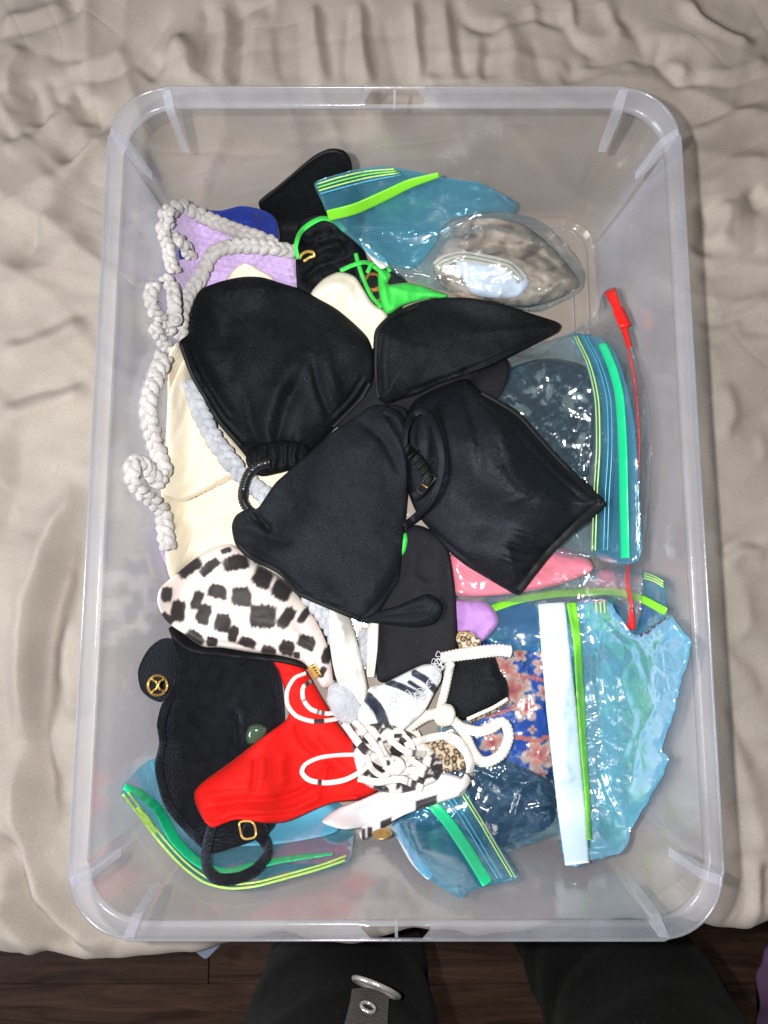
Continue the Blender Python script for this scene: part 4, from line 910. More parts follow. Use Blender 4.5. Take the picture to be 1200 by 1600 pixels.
# ---------------------------------------------------------------- far bag with tan leopard garment
ab = thing('zip_bag', 'teal zip bag with lime zip band and tan garment, far right', 'plastic bag', 720, 380)
outA = [(491, 287), (510, 278), (551, 266), (597, 260), (657, 269), (716, 281), (748, 285), (806, 316), (803, 332), (840, 343), (872, 369), (897, 397), (912, 425), (909, 450), (886, 466), (840, 486), (812, 484), (767, 470), (721, 459), (675, 450), (620, 429), (583, 402), (556, 379), (533, 360), (515, 342), (503, 315)]
patch('back_film', outA, M['film_back'], ab, thick=.8, dome=10, sp=6, closed_under=False, sig=6)
def leop(x, y, d):
    c = np.tile(lin((.40, .28, .205)), (len(x), 1))
    n = fbm(x/34, y/17, 2)
    c = mixc(c, (.17, .10, .07), sstep(.05, .40, n)); c = mixc(c, (.50, .36, .28), sstep(.1, .4, -n))
    return c
tg = thing('tan_garment', 'tan leopard garment with pale lining, inside the far teal bag', 'swimwear', 790, 430)
patch('body', [(676, 410), (700, 372), (730, 344), (770, 340), (815, 350), (856, 380), (892, 420), (904, 446), (870, 466), (820, 478), (740, 470), (692, 448)], M['tan'], tg, thick=26, dome=50, colour=leop, sp=2.6, folds=[([(690, 398), (740, 366), (800, 362), (862, 398)], 5, 8), ([(700, 418), (760, 384), (830, 390), (884, 428)], -5, 7), ([(836, 474), (868, 444), (892, 428)], 4, 6), ([(730, 352), (780, 350), (830, 372)], -4, 6), ([(690, 440), (740, 462), (800, 470)], 4, 7)], noise=[(5, 45, 'soft'), (2.5, 28, 'ridge', 20, 2)])
patch('lining', [(712, 404), (760, 408), (806, 418), (828, 440), (806, 464), (760, 464), (736, 456), (722, 432)], M['lavender'], tg, thick=4, dome=12, noise=[(2, 24, 'soft')], sp=3)
for k in range(3):
    cord('hem', [(678+k*3, 412+k*5), (692+k*2, 401+k*6), (720, 394+k*6), (760, 400+k*6), (798-k*2, 410+k*6), (822-k*6, 432+k*5)], 6, M['hem_tan'], tg, flat=.5)
o = patch('white_tag', [(564, 380), (592, 392), (607, 412), (596, 420), (580, 404)], M['white_cloth'], thick=.5, dome=3, sp=3)
tag(o, 'white paper slip at the lower edge of the far teal bag', 'slip')
patch('front_film', outA, M['film_light'], ab, ragged=3., thick=5, dome=22, noise=[(4.0, 60, 'facet', -25, 1.6), (2.5, 90, 'soft')], sp=3., closed_under=False, sig=6,
      folds=[([(560, 385), (620, 372), (690, 372)], 3, 8), ([(690, 310), (700, 340), (740, 330)], 5, 8), ([(750, 290), (790, 322), (803, 326)], 4, 5), ([(700, 440), (780, 462), (840, 470)], 4, 6), ([(640, 420), (690, 440)], 3, 5)])
patch('zip_flap', [(491, 287), (510, 278), (551, 266), (597, 260), (657, 269), (716, 281), (748, 285), (806, 316), (803, 332), (770, 330), (700, 345), (676, 385), (640, 420), (583, 402), (556, 379), (533, 360), (515, 342), (503, 315)], M['film_teal'], ab, thick=1.5, dome=8, noise=[(1.5, 50, 'crinkle', -25, 2)], sp=4, closed_under=False, sig=4)
band('zip_band', [(512, 337), (555, 326), (600, 306), (640, 287), (686, 273)], [17, 17, 16, 14, 8], M['zip_green'], ab, thick=.8, sig=5, dil=2)
for k, mm in enumerate(('zip_line', 'zip_green', 'zip_line', 'zip_blue')):
    band('zip_ridge', [(494+k*2, 288+k*5), (530+k*3, 277+k*5), (570+k*4, 268+k*4.5), (616+k*4, 264+k*3)], 2.2, M[mm], ab, thick=.6, sp=2.2, sig=4)

# ---------------------------------------------------------------- near side: black textured bikini, red, print, skirt, cords
te = thing('textured_bikini', 'black crinkled bikini top with round gold emblem, near left', 'swimwear', 340, 1180)
patch('tab', [(216, 1046), (232, 1014), (253, 998), (275, 1000), (300, 1020), (330, 1040), (300, 1090), (268, 1084), (253, 1097), (236, 1092), (220, 1077)], M['terry'], te, thick=9, dome=18, noise=[(1.8, 30, 'soft')], sp=2.8, lift=2)
patch('cup', [(270, 1080), (280, 1000), (300, 985), (340, 1005), (370, 1022), (410, 1018), (434, 1038), (444, 1117), (440, 1180), (430, 1285), (415, 1304), (383, 1318), (330, 1334), (312, 1323), (286, 1297), (257, 1260), (242, 1203), (249, 1157), (245, 1132), (253, 1100)], M['terry'], te, thick=20, dome=55, noise=[(2.5, 60, 'soft')], sp=2.8,
      folds=[([(262, 1110), (256, 1150), (253, 1200), (268, 1255), (300, 1295), (330, 1322)], -2, 4, 1), ([(300, 1080), (350, 1090), (380, 1110), (365, 1150), (372, 1180)], 3, 10), ([(370, 1110), (372, 1150), (376, 1170)], -7, 7), ([(300, 1060), (360, 1055), (420, 1050)], 2, 7), ([(290, 1100), (340, 1110)], 2, 8), ([(400, 1040), (425, 1080), (438, 1110)], 3, 8), ([(280, 1150), (320, 1200), (330, 1260)], 2, 14)])
cord('binding', [(268, 980), (278, 1010), (286, 1038), (280, 1065), (266, 1088), (256, 1115), (252, 1140), (254, 1160), (248, 1190), (250, 1215), (262, 1255), (286, 1288), (312, 1314)], 11, M['terry'], te, flat=.6, rib=(5, .10), sp=2.)
bd = patch('green_bead', [(383, 1150), (390, 1134), (405, 1131), (418, 1138), (414, 1152), (398, 1164), (386, 1162)], M['bead'], thick=6, dome=12, sp=2.5)
tag(bd, 'dark green polished bead half hidden by the red bikini', 'bead')
patch('strap_base', [(395, 1270), (415, 1285), (418, 1303), (400, 1310), (376, 1304)], M['terry'], te, thick=3, dome=10, sp=3)
cord('strap', [(332, 1288), (325, 1315), (321, 1342), (326, 1362), (343, 1374), (372, 1372), (398, 1360), (414, 1342), (418, 1326), (411, 1312), (400, 1302)], 17, M['terry'], te, flat=.5, lift=[0, 2, 4, 5, 5, 5, 5, 4, 3, 2, 1], rib=(5, .06), sp=2.5)
# round gold emblem: ring, cross bars
cord('emblem_ring', [(246+15*math.cos(a), 1071+15.5*math.sin(a)) for a in np.linspace(0, 2*math.pi, 14, endpoint=False)], 4.2, M['gold'], te, closed=True, sp=2, lift=[1.2]*3)
for pts in ([(236, 1060), (244, 1066), (248, 1066), (256, 1061)], [(236, 1083), (243, 1076), (249, 1076), (257, 1081)], [(243, 1064), (246, 1071), (243, 1078)], [(250, 1064), (247, 1071), (250, 1078)]):
    cord('emblem_bar', pts, 3.0, M['gold'], te, sp=2, lift=[1.0]*3)

rd = thing('red_bikini', 'scarlet bikini bottom lying over the black textured cup', 'swimwear', 450, 1210)
patch('panel', [(428, 1032), (457, 1026), (478, 1047), (503, 1090), (540, 1145), (590, 1170), (603, 1190), (590, 1235), (560, 1250), (523, 1254), (497, 1263), (450, 1283), (417, 1286), (370, 1281), (334, 1293), (320, 1284), (306, 1258), (304, 1238), (317, 1222), (357, 1193), (387, 1170), (423, 1143), (450, 1120), (446, 1085), (436, 1050)], M['red'], rd, foldk=1.5, thick=13, dome=34, noise=[(2.5, 70, 'soft')], sp=2.6, sig=6,
      folds=[([(333, 1291), (345, 1275), (380, 1268), (440, 1268), (490, 1250), (520, 1220)], 3, 6), ([(345, 1284), (400, 1277), (450, 1275)], -2.5, 4), ([(320, 1262), (370, 1252), (420, 1250), (470, 1236), (510, 1205)], -3.2, 5), ([(318, 1245), (360, 1240), (400, 1238)], 2, 6), ([(400, 1180), (398, 1215), (394, 1240)], -2.4, 5), ([(412, 1180), (410, 1220)], 2, 8), ([(448, 1170), (440, 1200), (446, 1230)], 2.5, 9), ([(462, 1125), (475, 1160), (500, 1180)], -3, 7), ([(480, 1140), (520, 1190), (560, 1220)], 2.5, 9), ([(500, 1245), (515, 1215), (520, 1190)], -3, 5), ([(540, 1235), (560, 1210), (580, 1190)], -2, 5), ([(440, 1058), (460, 1055), (474, 1062)], -1, 3)])
cord('hem', [(322, 1283), (334, 1289), (370, 1278), (417, 1282), (450, 1279), (497, 1259), (523, 1250), (558, 1246)], 5, M['red'], rd, flat=.6)
# gold buckle on the black strap, beside the red hem
bk = [(378, 1290), (389, 1284), (401, 1292), (398, 1308), (385, 1312), (375, 1302)]
bk = [(374, 1287), (381, 1283), (393, 1284), (398, 1290), (400, 1304), (396, 1309), (384, 1311), (378, 1307)]
cord('buckle', bk, 3.4, M['gold'], te, closed=True, sp=1.8, lift=[1.5]*3)

BL = [(205, 745, 20, 26, 10), (285, 648, 48, 24, -38), (245, 803, 26, 38, 10), (355, 648, 42, 17, -42), (450, 632, 48, 26, -12), (545, 685, 36, 36, 25), (612, 728, 36, 34, 30), (312, 765, 19, 34, 22), (385, 735, 34, 24, 10), (470, 752, 36, 34, 5), (335, 815, 26, 36, 18), (402, 845, 30, 32, 10), (545, 822, 48, 42, 5), (440, 885, 18, 28, 15), (628, 828, 22, 42, 35), (305, 900, 38, 22, 35), (365, 914, 20, 17, 15), (490, 915, 32, 17, 15), (566, 945, 28, 17, 15), (630, 935, 28, 26, 20), (700, 914, 34, 24, 20), (205, 832, 26, 16, 40), (772, 960, 18, 30, 20), (755, 1020, 12, 20, 20), (690, 820, 14, 30, 35), (665, 960, 12, 12, 0), (525, 622, 14, 12, 0), (415, 590, 20, 10, -20)]
BL = [(170+a/2.264, 600+b/2.264, c/2.264, d/2.264, e) for a, b, c, d, e in BL]
def zebra(x, y, d, bl=BL, base=(.80, .68, .655)):
    c = np.tile(lin(base), (len(x), 1))
    c = mixc(c, (.82, .74, .66), sstep(-.2, .3, fbm(x/50, y/50, 2)))
    c = mixc(c, (.74, .72, .80), sstep(.05, .5, fbm(x/60+9, y/60, 2))*.6)
    for cx, cy, rx, ry, an in bl:
        a = math.radians(an); u = (x-cx)*math.cos(a)+(y-cy)*math.sin(a); v = -(x-cx)*math.sin(a)+(y-cy)*math.cos(a)
        st_ = perlin(u/4.5, v/16)
        r = (np.abs(u/(rx*.95))**4.+np.abs(v/(ry*.98))**4.)**(1/4.)+.34*st_*sstep(.3, 1., np.abs(v/ry))+.16*perlin(x/10, y/10)
        c = mixc(c, (.030, .024, .026), sstep(1.22, .88, r))
    return c
def blots(x, y, d, s=17., base=(.80, .74, .70), dens=.05):
    n = perlin(x/s+3, y/(s*1.3))+.4*perlin(x/7, y/7)
    return mixc(np.tile(lin(base), (len(x), 1)), (.03, .025, .03), sstep(dens+.08, dens+.26, n))
pr = thing('print_bikini', 'white bikini top with black brush-stroke print, left of centre', 'swimwear', 380, 960)
patch('cup_back', [(270, 980), (300, 960), (400, 960), (480, 990), (515, 1040), (500, 1050), (440, 1036), (350, 1026), (300, 1020), (272, 1000)], M['black_trim'], pr, thick=2, dome=8, sp=4)
patch('cup', [(246, 940), (251, 918), (276, 896), (303, 874), (333, 856), (360, 850), (380, 862), (405, 882), (438, 903), (462, 924), (482, 949), (506, 984), (519, 1015), (524, 1066), (505, 1075), (490, 1055), (472, 1034), (435, 1024), (391, 1019), (347, 1012), (316, 1010), (289, 992), (265, 975), (254, 962)], M['print'], pr, thick=26, dome=62, colour=zebra, sp=2.1, sig=6, noise=[(1.6, 60, 'soft')],
      folds=[([(250, 945), (275, 968), (310, 995), (360, 1006), (420, 1010), (470, 1022)], -1.5, 4, 1), ([(455, 960), (485, 1010), (505, 1060)], -2.5, 8)])
cord('binding', [(462, 922), (480, 943), (498, 970), (511, 998), (519, 1022), (524, 1062)], 7, M['black_trim'], pr, flat=.7)

# grey chenille tie, cream tie and pale strips in the middle
lt = thing('chenille_tie', 'grey chenille tie with a plump end, between print cup and black skirt', 'yarn tie', 537, 1090)
braid('braid', [(482, 930), (500, 950), (515, 975), (525, 1000)], 30, GB, lt)
braid('braid', [(570, 985), (572, 1010), (568, 1040)], 24, GB, lt)
ws = patch('white_strap', [(515, 952), (530, 950), (546, 962), (560, 1010), (574, 1070), (577, 1102), (568, 1108), (553, 1094), (527, 1064), (516, 1012)], M['white_cloth'], thick=12, dome=18, sp=2.8, lift=2, noise=[(1.2, 40, 'soft')], folds=[([(530, 960), (540, 1010), (556, 1070)], 2.5, 7), ([(524, 990), (532, 1040), (550, 1085)], -1.5, 5), ([(556, 1020), (566, 1080)], -1.5, 4)])
tag(ws, 'smooth ivory strap folded lengthwise beside the grey chenille tie', 'strap')
sk = thing('black_skirt', 'faded black swim skirt with pale side strip, below the black cups', 'swimwear', 650, 960)
patch('panel', [(575, 900), (620, 840), (650, 820), (690, 840), (704, 875), (712, 940), (714, 1022), (690, 1034), (653, 1046), (615, 1064), (590, 1062), (584, 1000)], M['black_skirt'], sk, thick=7, dome=14, sp=3.2, noise=[(1.8, 60, 'soft')], folds=[([(640, 900), (670, 915), (700, 910)], 3, 8), ([(650, 860), (640, 920)], 2, 8)], lift=2)
band('side_strip', [(583, 968), (582, 1010), (579, 1058)], [18, 16, 11], M['white_rib'], sk, thick=.8)
bs_ = patch('green_sprig', [(628, 838), (634, 832), (637, 845), (633, 862), (626, 868), (624, 850)], M['green'], thick=2, dome=5, sp=2.5)
tag(bs_, 'tiny bright green scrap between the centre cup and the black skirt', 'scrap')

# small black cup with lace edge, white ribbed cords
wc = thing('corded_bikini', 'small black bikini cup with lace edge and white ribbed cords', 'swimwear', 740, 1080)
patch('cup', [(708, 1032), (735, 1026), (770, 1025), (780, 1046), (792, 1066), (793, 1092), (770, 1108), (733, 1124), (708, 1122), (696, 1094)], M['black'], wc, thick=12, dome=26, sp=2.8, folds=[([(720, 1050), (750, 1060), (785, 1060)], 2, 8), ([(735, 1040), (740, 1090)], -1.5, 8)])
def leo(x, y, d):
    s = 11.; gxx = x/s; gyy = y/s; best = np.full(len(x), 9.); 
    for di in (-1, 0, 1):
        for dj in (-1, 0, 1):
            i = np.floor(gxx)+di; j = np.floor(gyy)+dj
            px_ = i+.5+.6*(hash2(i, j)-.5); py_ = j+.5+.6*(hash2(i, j, 1)-.5)
            best = np.minimum(best, np.hypot((gxx-px_)*1.1, gyy-py_))
    best = best+.10*perlin(x/3, y/3)
    ring = sstep(.22, .28, best)*sstep(.52, .44, best)
    c = np.tile(lin((.62, .50, .36)), (len(x), 1)); c = mixc(c, (.40, .25, .12), sstep(.24, .18, best))
    return mixc(c, (.015, .012, .012), ring)
lp = thing('leopard_bikini', 'leopard print bikini piece with black edge, below the white cords', 'swimwear', 690, 1175)
patch('cup', [(636, 1166), (664, 1152), (698, 1146), (722, 1172), (732, 1186), (726, 1202), (696, 1206), (655, 1196), (640, 1184)], M['print'], lp, thick=9, dome=16, sp=2., colour=leo)
patch('tie', [(713, 1000), (716, 988), (730, 985), (745, 994), (752, 1004), (744, 1014), (720, 1012)], M['print'], lp, thick=5, dome=9, sp=2., colour=leo)
cord('tie_edge', [(714, 998), (718, 989), (728, 988), (738, 994)], 4, M['dark_gold'], lp, sp=2)
band('lace', [(732, 1126), (750, 1118), (772, 1108), (792, 1096)], 11, M['print'], wc, thick=.8, sp=2., colour=leo)
cord('lace_edge', [(730, 1124), (750, 1115), (772, 1105), (793, 1092)], 5, M['white_rib'], wc, rib=(4, .5), sp=1.2, flat=.6)
WR = M['white_rib']; RB_ = (5.5, .22)
cord('cord', [(690, 1028), (713, 1024), (750, 1019), (780, 1016), (798, 1018)], 19, WR, wc, rib=RB_, sp=1.6, flat=.75, taper=[.85, 1, 1, 1, .95])
cord('cord', [(704, 1036), (699, 1062), (694, 1085), (687, 1108)], 13, WR, wc, rib=RB_, sp=1.6)
cord('cord', [(632, 1140), (650, 1128), (668, 1118), (690, 1114)], 17, WR, wc, rib=RB_, sp=1.6)
cord('cord', [(620, 1158), (640, 1152), (654, 1150)], 17, WR, wc, rib=RB_, sp=1.6)
cord('cord', [(704, 1122), (722, 1136), (748, 1143), (768, 1138), (782, 1128), (791, 1134), (795, 1152), (784, 1178), (764, 1190), (750, 1188), (738, 1172), (728, 1150), (716, 1134)], 15, WR, wc, rib=RB_, sp=1.6, lift=[1, 2, 3, 4, 4, 4, 4, 3, 3, 2, 2, 1, 1])
patch('knot', [(678, 1112), (690, 1100), (706, 1102), (712, 1116), (706, 1132), (690, 1136), (680, 1128)], WR, wc, thick=8, dome=15, sp=2.2, folds=[([(684, 1106), (698, 1118), (702, 1132)], -2.5, 3), ([(700, 1104), (692, 1120)], 1.5, 4)])

# striped sports knot with frayed edge
ss = thing('striped_swimwear', 'white swimwear with navy stripes and frayed edge, knotted at the centre', 'swimwear', 620, 1090)
def strp(x, y, d):
    c = np.tile(lin((.78, .78, .80)), (len(x), 1))
    for pts, w in (([(575, 1090), (592, 1110), (602, 1140)], 9), ([(606, 1066), (625, 1072), (650, 1084)], 5.5), ([(648, 1052), (665, 1062), (680, 1078)], 6), ([(560, 1142), (580, 1146), (595, 1140)], 6), ([(640, 1066), (660, 1078)], 3.5)):
        dd, _ = seg_dist(np.stack([x, y], -1), catmull(pts, False, 4), False)
        c = mixc(c, (.025, .03, .05), sstep(w+1, w-1, dd))
    return c
patch('knot', [(556, 1118), (570, 1092), (578, 1074), (598, 1068), (616, 1060), (640, 1048), (664, 1038), (684, 1040), (690, 1058), (676, 1088), (660, 1116), (636, 1138), (612, 1158), (592, 1162), (570, 1150), (560, 1138)], M['print'], ss, thick=15, dome=24, sp=2.2, colour=strp, noise=[(2, 32, 'soft')], lift=1,
      folds=[([(582, 1076), (600, 1100), (605, 1150)], 3.5, 6), ([(612, 1070), (622, 1100), (618, 1140)], -3, 6), ([(600, 1068), (640, 1090), (660, 1110)], 2.5, 6), ([(640, 1052), (660, 1080), (670, 1096)], -2.5, 5), ([(630, 1110), (645, 1125)], 2.5, 6)])
rs = np.random.default_rng(5)
Vf = []; Ff = []; nf = 0; Sf = drape(1.5, 1)
for k in range(60):
    tt = k/43.; bx = 690-tt*22+rs.normal(0, 4); by = 1030+tt*62+rs.normal(0, 3)
    if k > 29: bx, by = 612+rs.random()*50, 1078+rs.random()*26
    a = rs.random()*6.28
    p = catmull([(bx, by), (bx+6*math.cos(a), by+6*math.sin(a)), (bx+9*math.cos(a+1.2), by+9*math.sin(a+1.2)), (bx+5*math.cos(a+2.4), by+5*math.sin(a+2.4))], False, 2)
    T = march(Sf, p[:, 0], p[:, 1], .0006+.0015*np.sin(np.linspace(0, math.pi, len(p))))
    v_, f_ = tube(T, .00035, .00035, n=5); Vf.append(v_); Ff += [tuple(i+nf for i in q_) for q_ in f_]; nf += len(v_)
mesh_obj('frayed_edge', np.concatenate(Vf), Ff, M['thread'], ss)

# print bikini bottom, its straps and bow
pb = thing('print_bikini', 'white bikini bottom with black print, looped ties and bow, near centre', 'swimwear', 620, 1240)
patch('panel', [(503, 1283), (530, 1262), (563, 1250), (607, 1230), (640, 1214), (667, 1204), (713, 1212), (730, 1222), (728, 1238), (715, 1246), (680, 1257), (633, 1273), (607, 1287), (568, 1312), (561, 1302), (566, 1294), (540, 1296), (520, 1292)], M['print'], pb, thick=9, dome=18, sp=2.2,
      colour=lambda x, y, d: mixc(np.tile(lin((.74, .72, .75)), (len(x), 1)), (.03, .025, .03), np.clip(sstep(1.1, .9, np.maximum(np.abs(x-666)/17, np.abs(y-1256+(x-666)*.3)/9))+sstep(1.1, .9, np.maximum(np.abs(x-603)/9, np.abs(y-1287+(x-603)*.4)/7))+sstep(1.1, .9, np.maximum(np.abs(x-578)/4, np.abs(y-1301)/9))+sstep(1.1, .9, np.maximum(np.abs(x-568)/3, np.abs(y-1304)/9))+sstep(1.1, .8, np.maximum(np.abs(x-590)/14, np.abs(y-1231)/6)), 0, 1)),
      folds=[([(560, 1296), (610, 1272), (660, 1252), (715, 1236)], -1.6, 3, 1), ([(566, 1288), (612, 1262), (662, 1242), (712, 1228)], 1.6, 4, 1), ([(520, 1282), (570, 1266), (620, 1246)], -1.5, 8)])
tagp = patch('label_patch', [(580, 1302), (596, 1294), (612, 1298), (610, 1308), (592, 1312)], M['dark_gold'], pb, thick=1, dome=4, sp=2.5)
tagp['label'] = 'small gold woven label'
bz = lambda x, y, d: blots(x, y, d, 27., dens=.02)
patch('lining', [(556, 1140), (600, 1130), (650, 1150), (690, 1190), (680, 1222), (620, 1240), (570, 1225), (552, 1180)], M['print'], pb, thick=5, dome=14, sp=2.4, colour=lambda x, y, d: blots(x, y, d, 24., dens=-.12), noise=[(4, 26, 'soft'), (2.5, 18, 'ridge')])
cord('strap', [(698, 1150), (716, 1160), (731, 1180), (735, 1202), (727, 1222), (712, 1234)], 17, M['print'], pb, flat=.45, colour=bz, lift=[2, 4, 5, 4, 2, 1], sp=2, tilt=[0, 20, 40, 40, 20, 0])
cord('strap', [(634, 1166), (660, 1156), (690, 1150), (702, 1152)], 12, M['print'], pb, flat=.45, colour=lambda x, y, d: blots(x, y, d, 24., dens=.3), lift=[1, 2, 2, 1], sp=2)
cord('tie', [(478, 1052), (460, 1060), (449, 1080), (450, 1102), (464, 1119), (490, 1127), (522, 1124), (540, 1118)], 7, M['print'], pb, flat=.3, colour=bz, lift=[1, 3, 4, 4, 3, 2, 2, 1], sp=2, tilt=[30]*4)
cord('tie', [(486, 1064), (474, 1074), (474, 1092), (486, 1108), (510, 1115), (530, 1112)], 7, M['print'], pb, flat=.3, colour=bz, lift=[1, 2, 2, 2, 2, 1], sp=2, tilt=[20]*4)
cord('tie', [(580, 1187), (560, 1180), (530, 1180), (500, 1184), (478, 1194), (472, 1207), (484, 1219), (510, 1223), (540, 1218), (566, 1204), (580, 1190)], 8, M['print'], pb, flat=.3, colour=lambda x, y, d: blots(x, y, d, 24., dens=.18), lift=[1, 3, 5, 6, 7, 7, 7, 6, 5, 3, 1], sp=2, tilt=[30]*4)
cord('tie', [(538, 1130), (552, 1150), (570, 1172), (594, 1190), (620, 1200), (640, 1210), (660, 1226)], 12, M['print'], pb, flat=.3, colour=bz, lift=[2, 3, 4, 3, 2, 2, 1], sp=2)
cord('tie', [(594, 1158), (600, 1174), (614, 1190), (632, 1196), (645, 1184), (644, 1164), (632, 1150), (616, 1150)], 9, M['print'], pb, flat=.3, colour=bz, lift=[2, 4, 5, 5, 6, 6, 5, 3], sp=2, tilt=[40]*3)
cord('tie', [(572, 1180), (580, 1200), (596, 1212), (612, 1206)], 9, M['print'], pb, flat=.3, colour=bz, lift=[2, 4, 4, 2], sp=2)
cord('tie', [(600, 1196), (622, 1206), (646, 1204), (668, 1212)], 11, M['print'], pb, flat=.3, colour=bz, lift=[2, 4, 4, 2], sp=2)
cord('tie', [(640, 1186), (656, 1196), (672, 1206)], 9, M['print'], pb, flat=.3, colour=bz, lift=[2, 4, 2], sp=2)
cord('tie', [(548, 1122), (566, 1140), (584, 1162), (600, 1190)], 10, M['print'], pb, flat=.3, colour=lambda x, y, d: blots(x, y, d, 25., dens=.05), lift=[2, 4, 4, 2], sp=2)
cord('tie', [(560, 1216), (590, 1222), (626, 1218), (660, 1232)], 11, M['print'], pb, flat=.3, colour=lambda x, y, d: blots(x, y, d, 25., dens=.12), lift=[1, 3, 3, 1], sp=2)
cord('tie', [(606, 1150), (622, 1166), (640, 1176), (664, 1178)], 10, M['print'], pb, flat=.3, colour=lambda x, y, d: blots(x+50, y, d, 25., dens=.08), lift=[1, 3, 3, 1], sp=2)
patch('bow_knot', [(596, 1186), (612, 1180), (628, 1186), (634, 1200), (622, 1212), (604, 1208)], M['print'], pb, thick=6, dome=12, sp=2., colour=bz)
# plump end of the chenille tie lies on the ties
c0 = march(drape(2, 1), np.array([537.]), np.array([1098.]), .006)[0]
q = ICO_V.copy(); 
bm = bmesh.new(); bmesh.ops.create_icosphere(bm, subdivisions=4, radius=1)
q = np.array([tuple(v.co) for v in bm.verts]); fq = [tuple(v.index for v in f.verts) for f in bm.faces]; bm.free()
nn = 1+.10*perlin(q[:, 0]*3+q[:, 2]*2, q[:, 1]*3)+.05*perlin(q[:, 0]*9, q[:, 1]*9+q[:, 2]*5); a = math.radians(-28)
q = q*nn[:, None]*np.array([.0128, .0185, .011]); q = np.stack([q[:, 0]*math.cos(a)-q[:, 1]*math.sin(a), q[:, 0]*math.sin(a)+q[:, 1]*math.cos(a), q[:, 2]], -1)*np.array([-1, 1, 1])
mesh_obj('tie_end', c0+q, [f_[::-1] for f_ in fq], GB, lt); splat(c0+q)
# gold tag on the print cup
band('gold_tag', [(486, 1039), (491, 1048), (497, 1058)], 14, M['gold'], pr, thick=1.3, dome=3, sp=2.2)
for k in range(5):
    band('tag_letter', [(484.5+k*2.6+1.5, 1041+k*4.1-1.5+.5), (488.5+k*2.6-1+2, 1040+k*4.1-2+.5)], 1.8, M['stitch'], pr, thick=.5, sp=1.5)

# ---------------------------------------------------------------- the big black cups on top
def gather(cx, cy, ang, spread, rlen, amp, n=14):
    a0 = math.radians(ang)
    def f(x, y, d):
        r = np.hypot(x-cx, y-cy); th = np.arctan2(y-cy, x-cx)-a0; th = (th+math.pi) % (2*math.pi)-math.pi
        w = np.exp(-(th/math.radians(spread))**4)*np.exp(-(r/rlen)**2)
        return amp*w*np.sin(th*n*math.pi/math.radians(spread)+2.0*perlin(x/16, y/16))*np.clip(r/10, 0, 1)
    return f
tb = thing('plain_bikini_top', 'black bikini top with pointed cup at right and padded cup above it', 'swimwear', 740, 640)
c3 = [(628, 690), (634, 650), (650, 624), (680, 608), (705, 598), (728, 592), (750, 610), (782, 626), (810, 643), (836, 673), (869, 711), (906, 748), (941, 779), (946, 789), (936, 799), (902, 828), (868, 858), (836, 898), (811, 929), (789, 920), (760, 903), (727, 883), (697, 858), (672, 828), (650, 800), (632, 750)]
patch('back_panel', [(520, 560), (600, 545), (700, 560), (790, 560), (780, 620), (700, 660), (640, 720), (540, 700)], M['black_skirt'], tb, thick=2, dome=6, sp=5)
patch('cup', c3, M['black_b'], tb, power=.72, foldk=1.25, thick=33, dome=120, sp=2.8, sig=9, dil=4, fn=lambda x, y, d: gather(722, 580, 95, 50, 60, 1.8, 3)(x, y, d)+gather(880, 872, 205, 40, 45, 1.3, 3)(x, y, d), noise=[(2., 70, 'soft')],
      folds=[([(758, 620), (800, 652), (835, 690), (870, 727), (925, 775)], -1.8, 3.5, 1), ([(752, 630), (790, 662), (826, 700), (860, 738), (912, 782)], -1.4, 3, 1), ([(928, 788), (890, 823), (855, 855), (825, 890), (806, 915)], -2.2, 4, 1), ([(712, 598), (735, 640), (748, 690), (752, 750)], -2.6, 9), ([(728, 598), (765, 640), (792, 690), (805, 740)], 2.6, 12), ([(700, 605), (696, 660), (706, 730)], 2.4, 11), ([(690, 612), (672, 660), (668, 730)], -2.2, 9), ([(884, 846), (840, 843), (795, 828)], 2.4, 6), ([(870, 860), (825, 860), (785, 848)], -2.4, 5), ([(850, 882), (810, 880), (775, 868)], 2.0, 5), ([(838, 894), (805, 895)], -1.8, 4), ([(660, 815), (700, 850), (745, 884), (790, 908)], -1.4, 3.5, 1)])
cord('binding', [(939, 787), (920, 803), (888, 832), (858, 862), (836, 889), (811, 923)], 11, M['black_trim'], tb, flat=.28)
cord('binding', [(752, 613), (784, 631), (812, 650), (840, 681), (872, 716), (908, 752), (938, 782)], 7, M['black_trim'], tb, flat=.28)
c2 = [(583, 560), (585, 519), (597, 502), (614, 489), (656, 471), (697, 465), (739, 466), (785, 475), (831, 490), (868, 502), (876, 509), (870, 519), (827, 541), (793, 558), (760, 574), (718, 588), (681, 601), (652, 616), (627, 624), (606, 631), (591, 623), (585, 598)]
patch('cup', c2, M['black'], tb, power=.72, foldk=1.3, thick=24, dome=70, sp=2.8, sig=8, dil=4, noise=[(2., 70, 'soft')],
      folds=[([(596, 612), (594, 560), (600, 520), (624, 494), (660, 480)], -1.6, 3.5, 1), ([(606, 606), (604, 560), (610, 526), (632, 502)], -1.3, 3, 1), ([(640, 612), (690, 594), (745, 572), (800, 548), (850, 526)], -1.6, 4, 1), ([(730, 575), (722, 588), (716, 596)], -2, 5), ([(640, 520), (740, 500), (830, 500)], 2, 26)])
cord('binding', [(592, 622), (588, 598), (587, 560), (590, 522), (602, 504), (618, 493), (656, 475)], 6, M['black_trim'], tb, flat=.28)

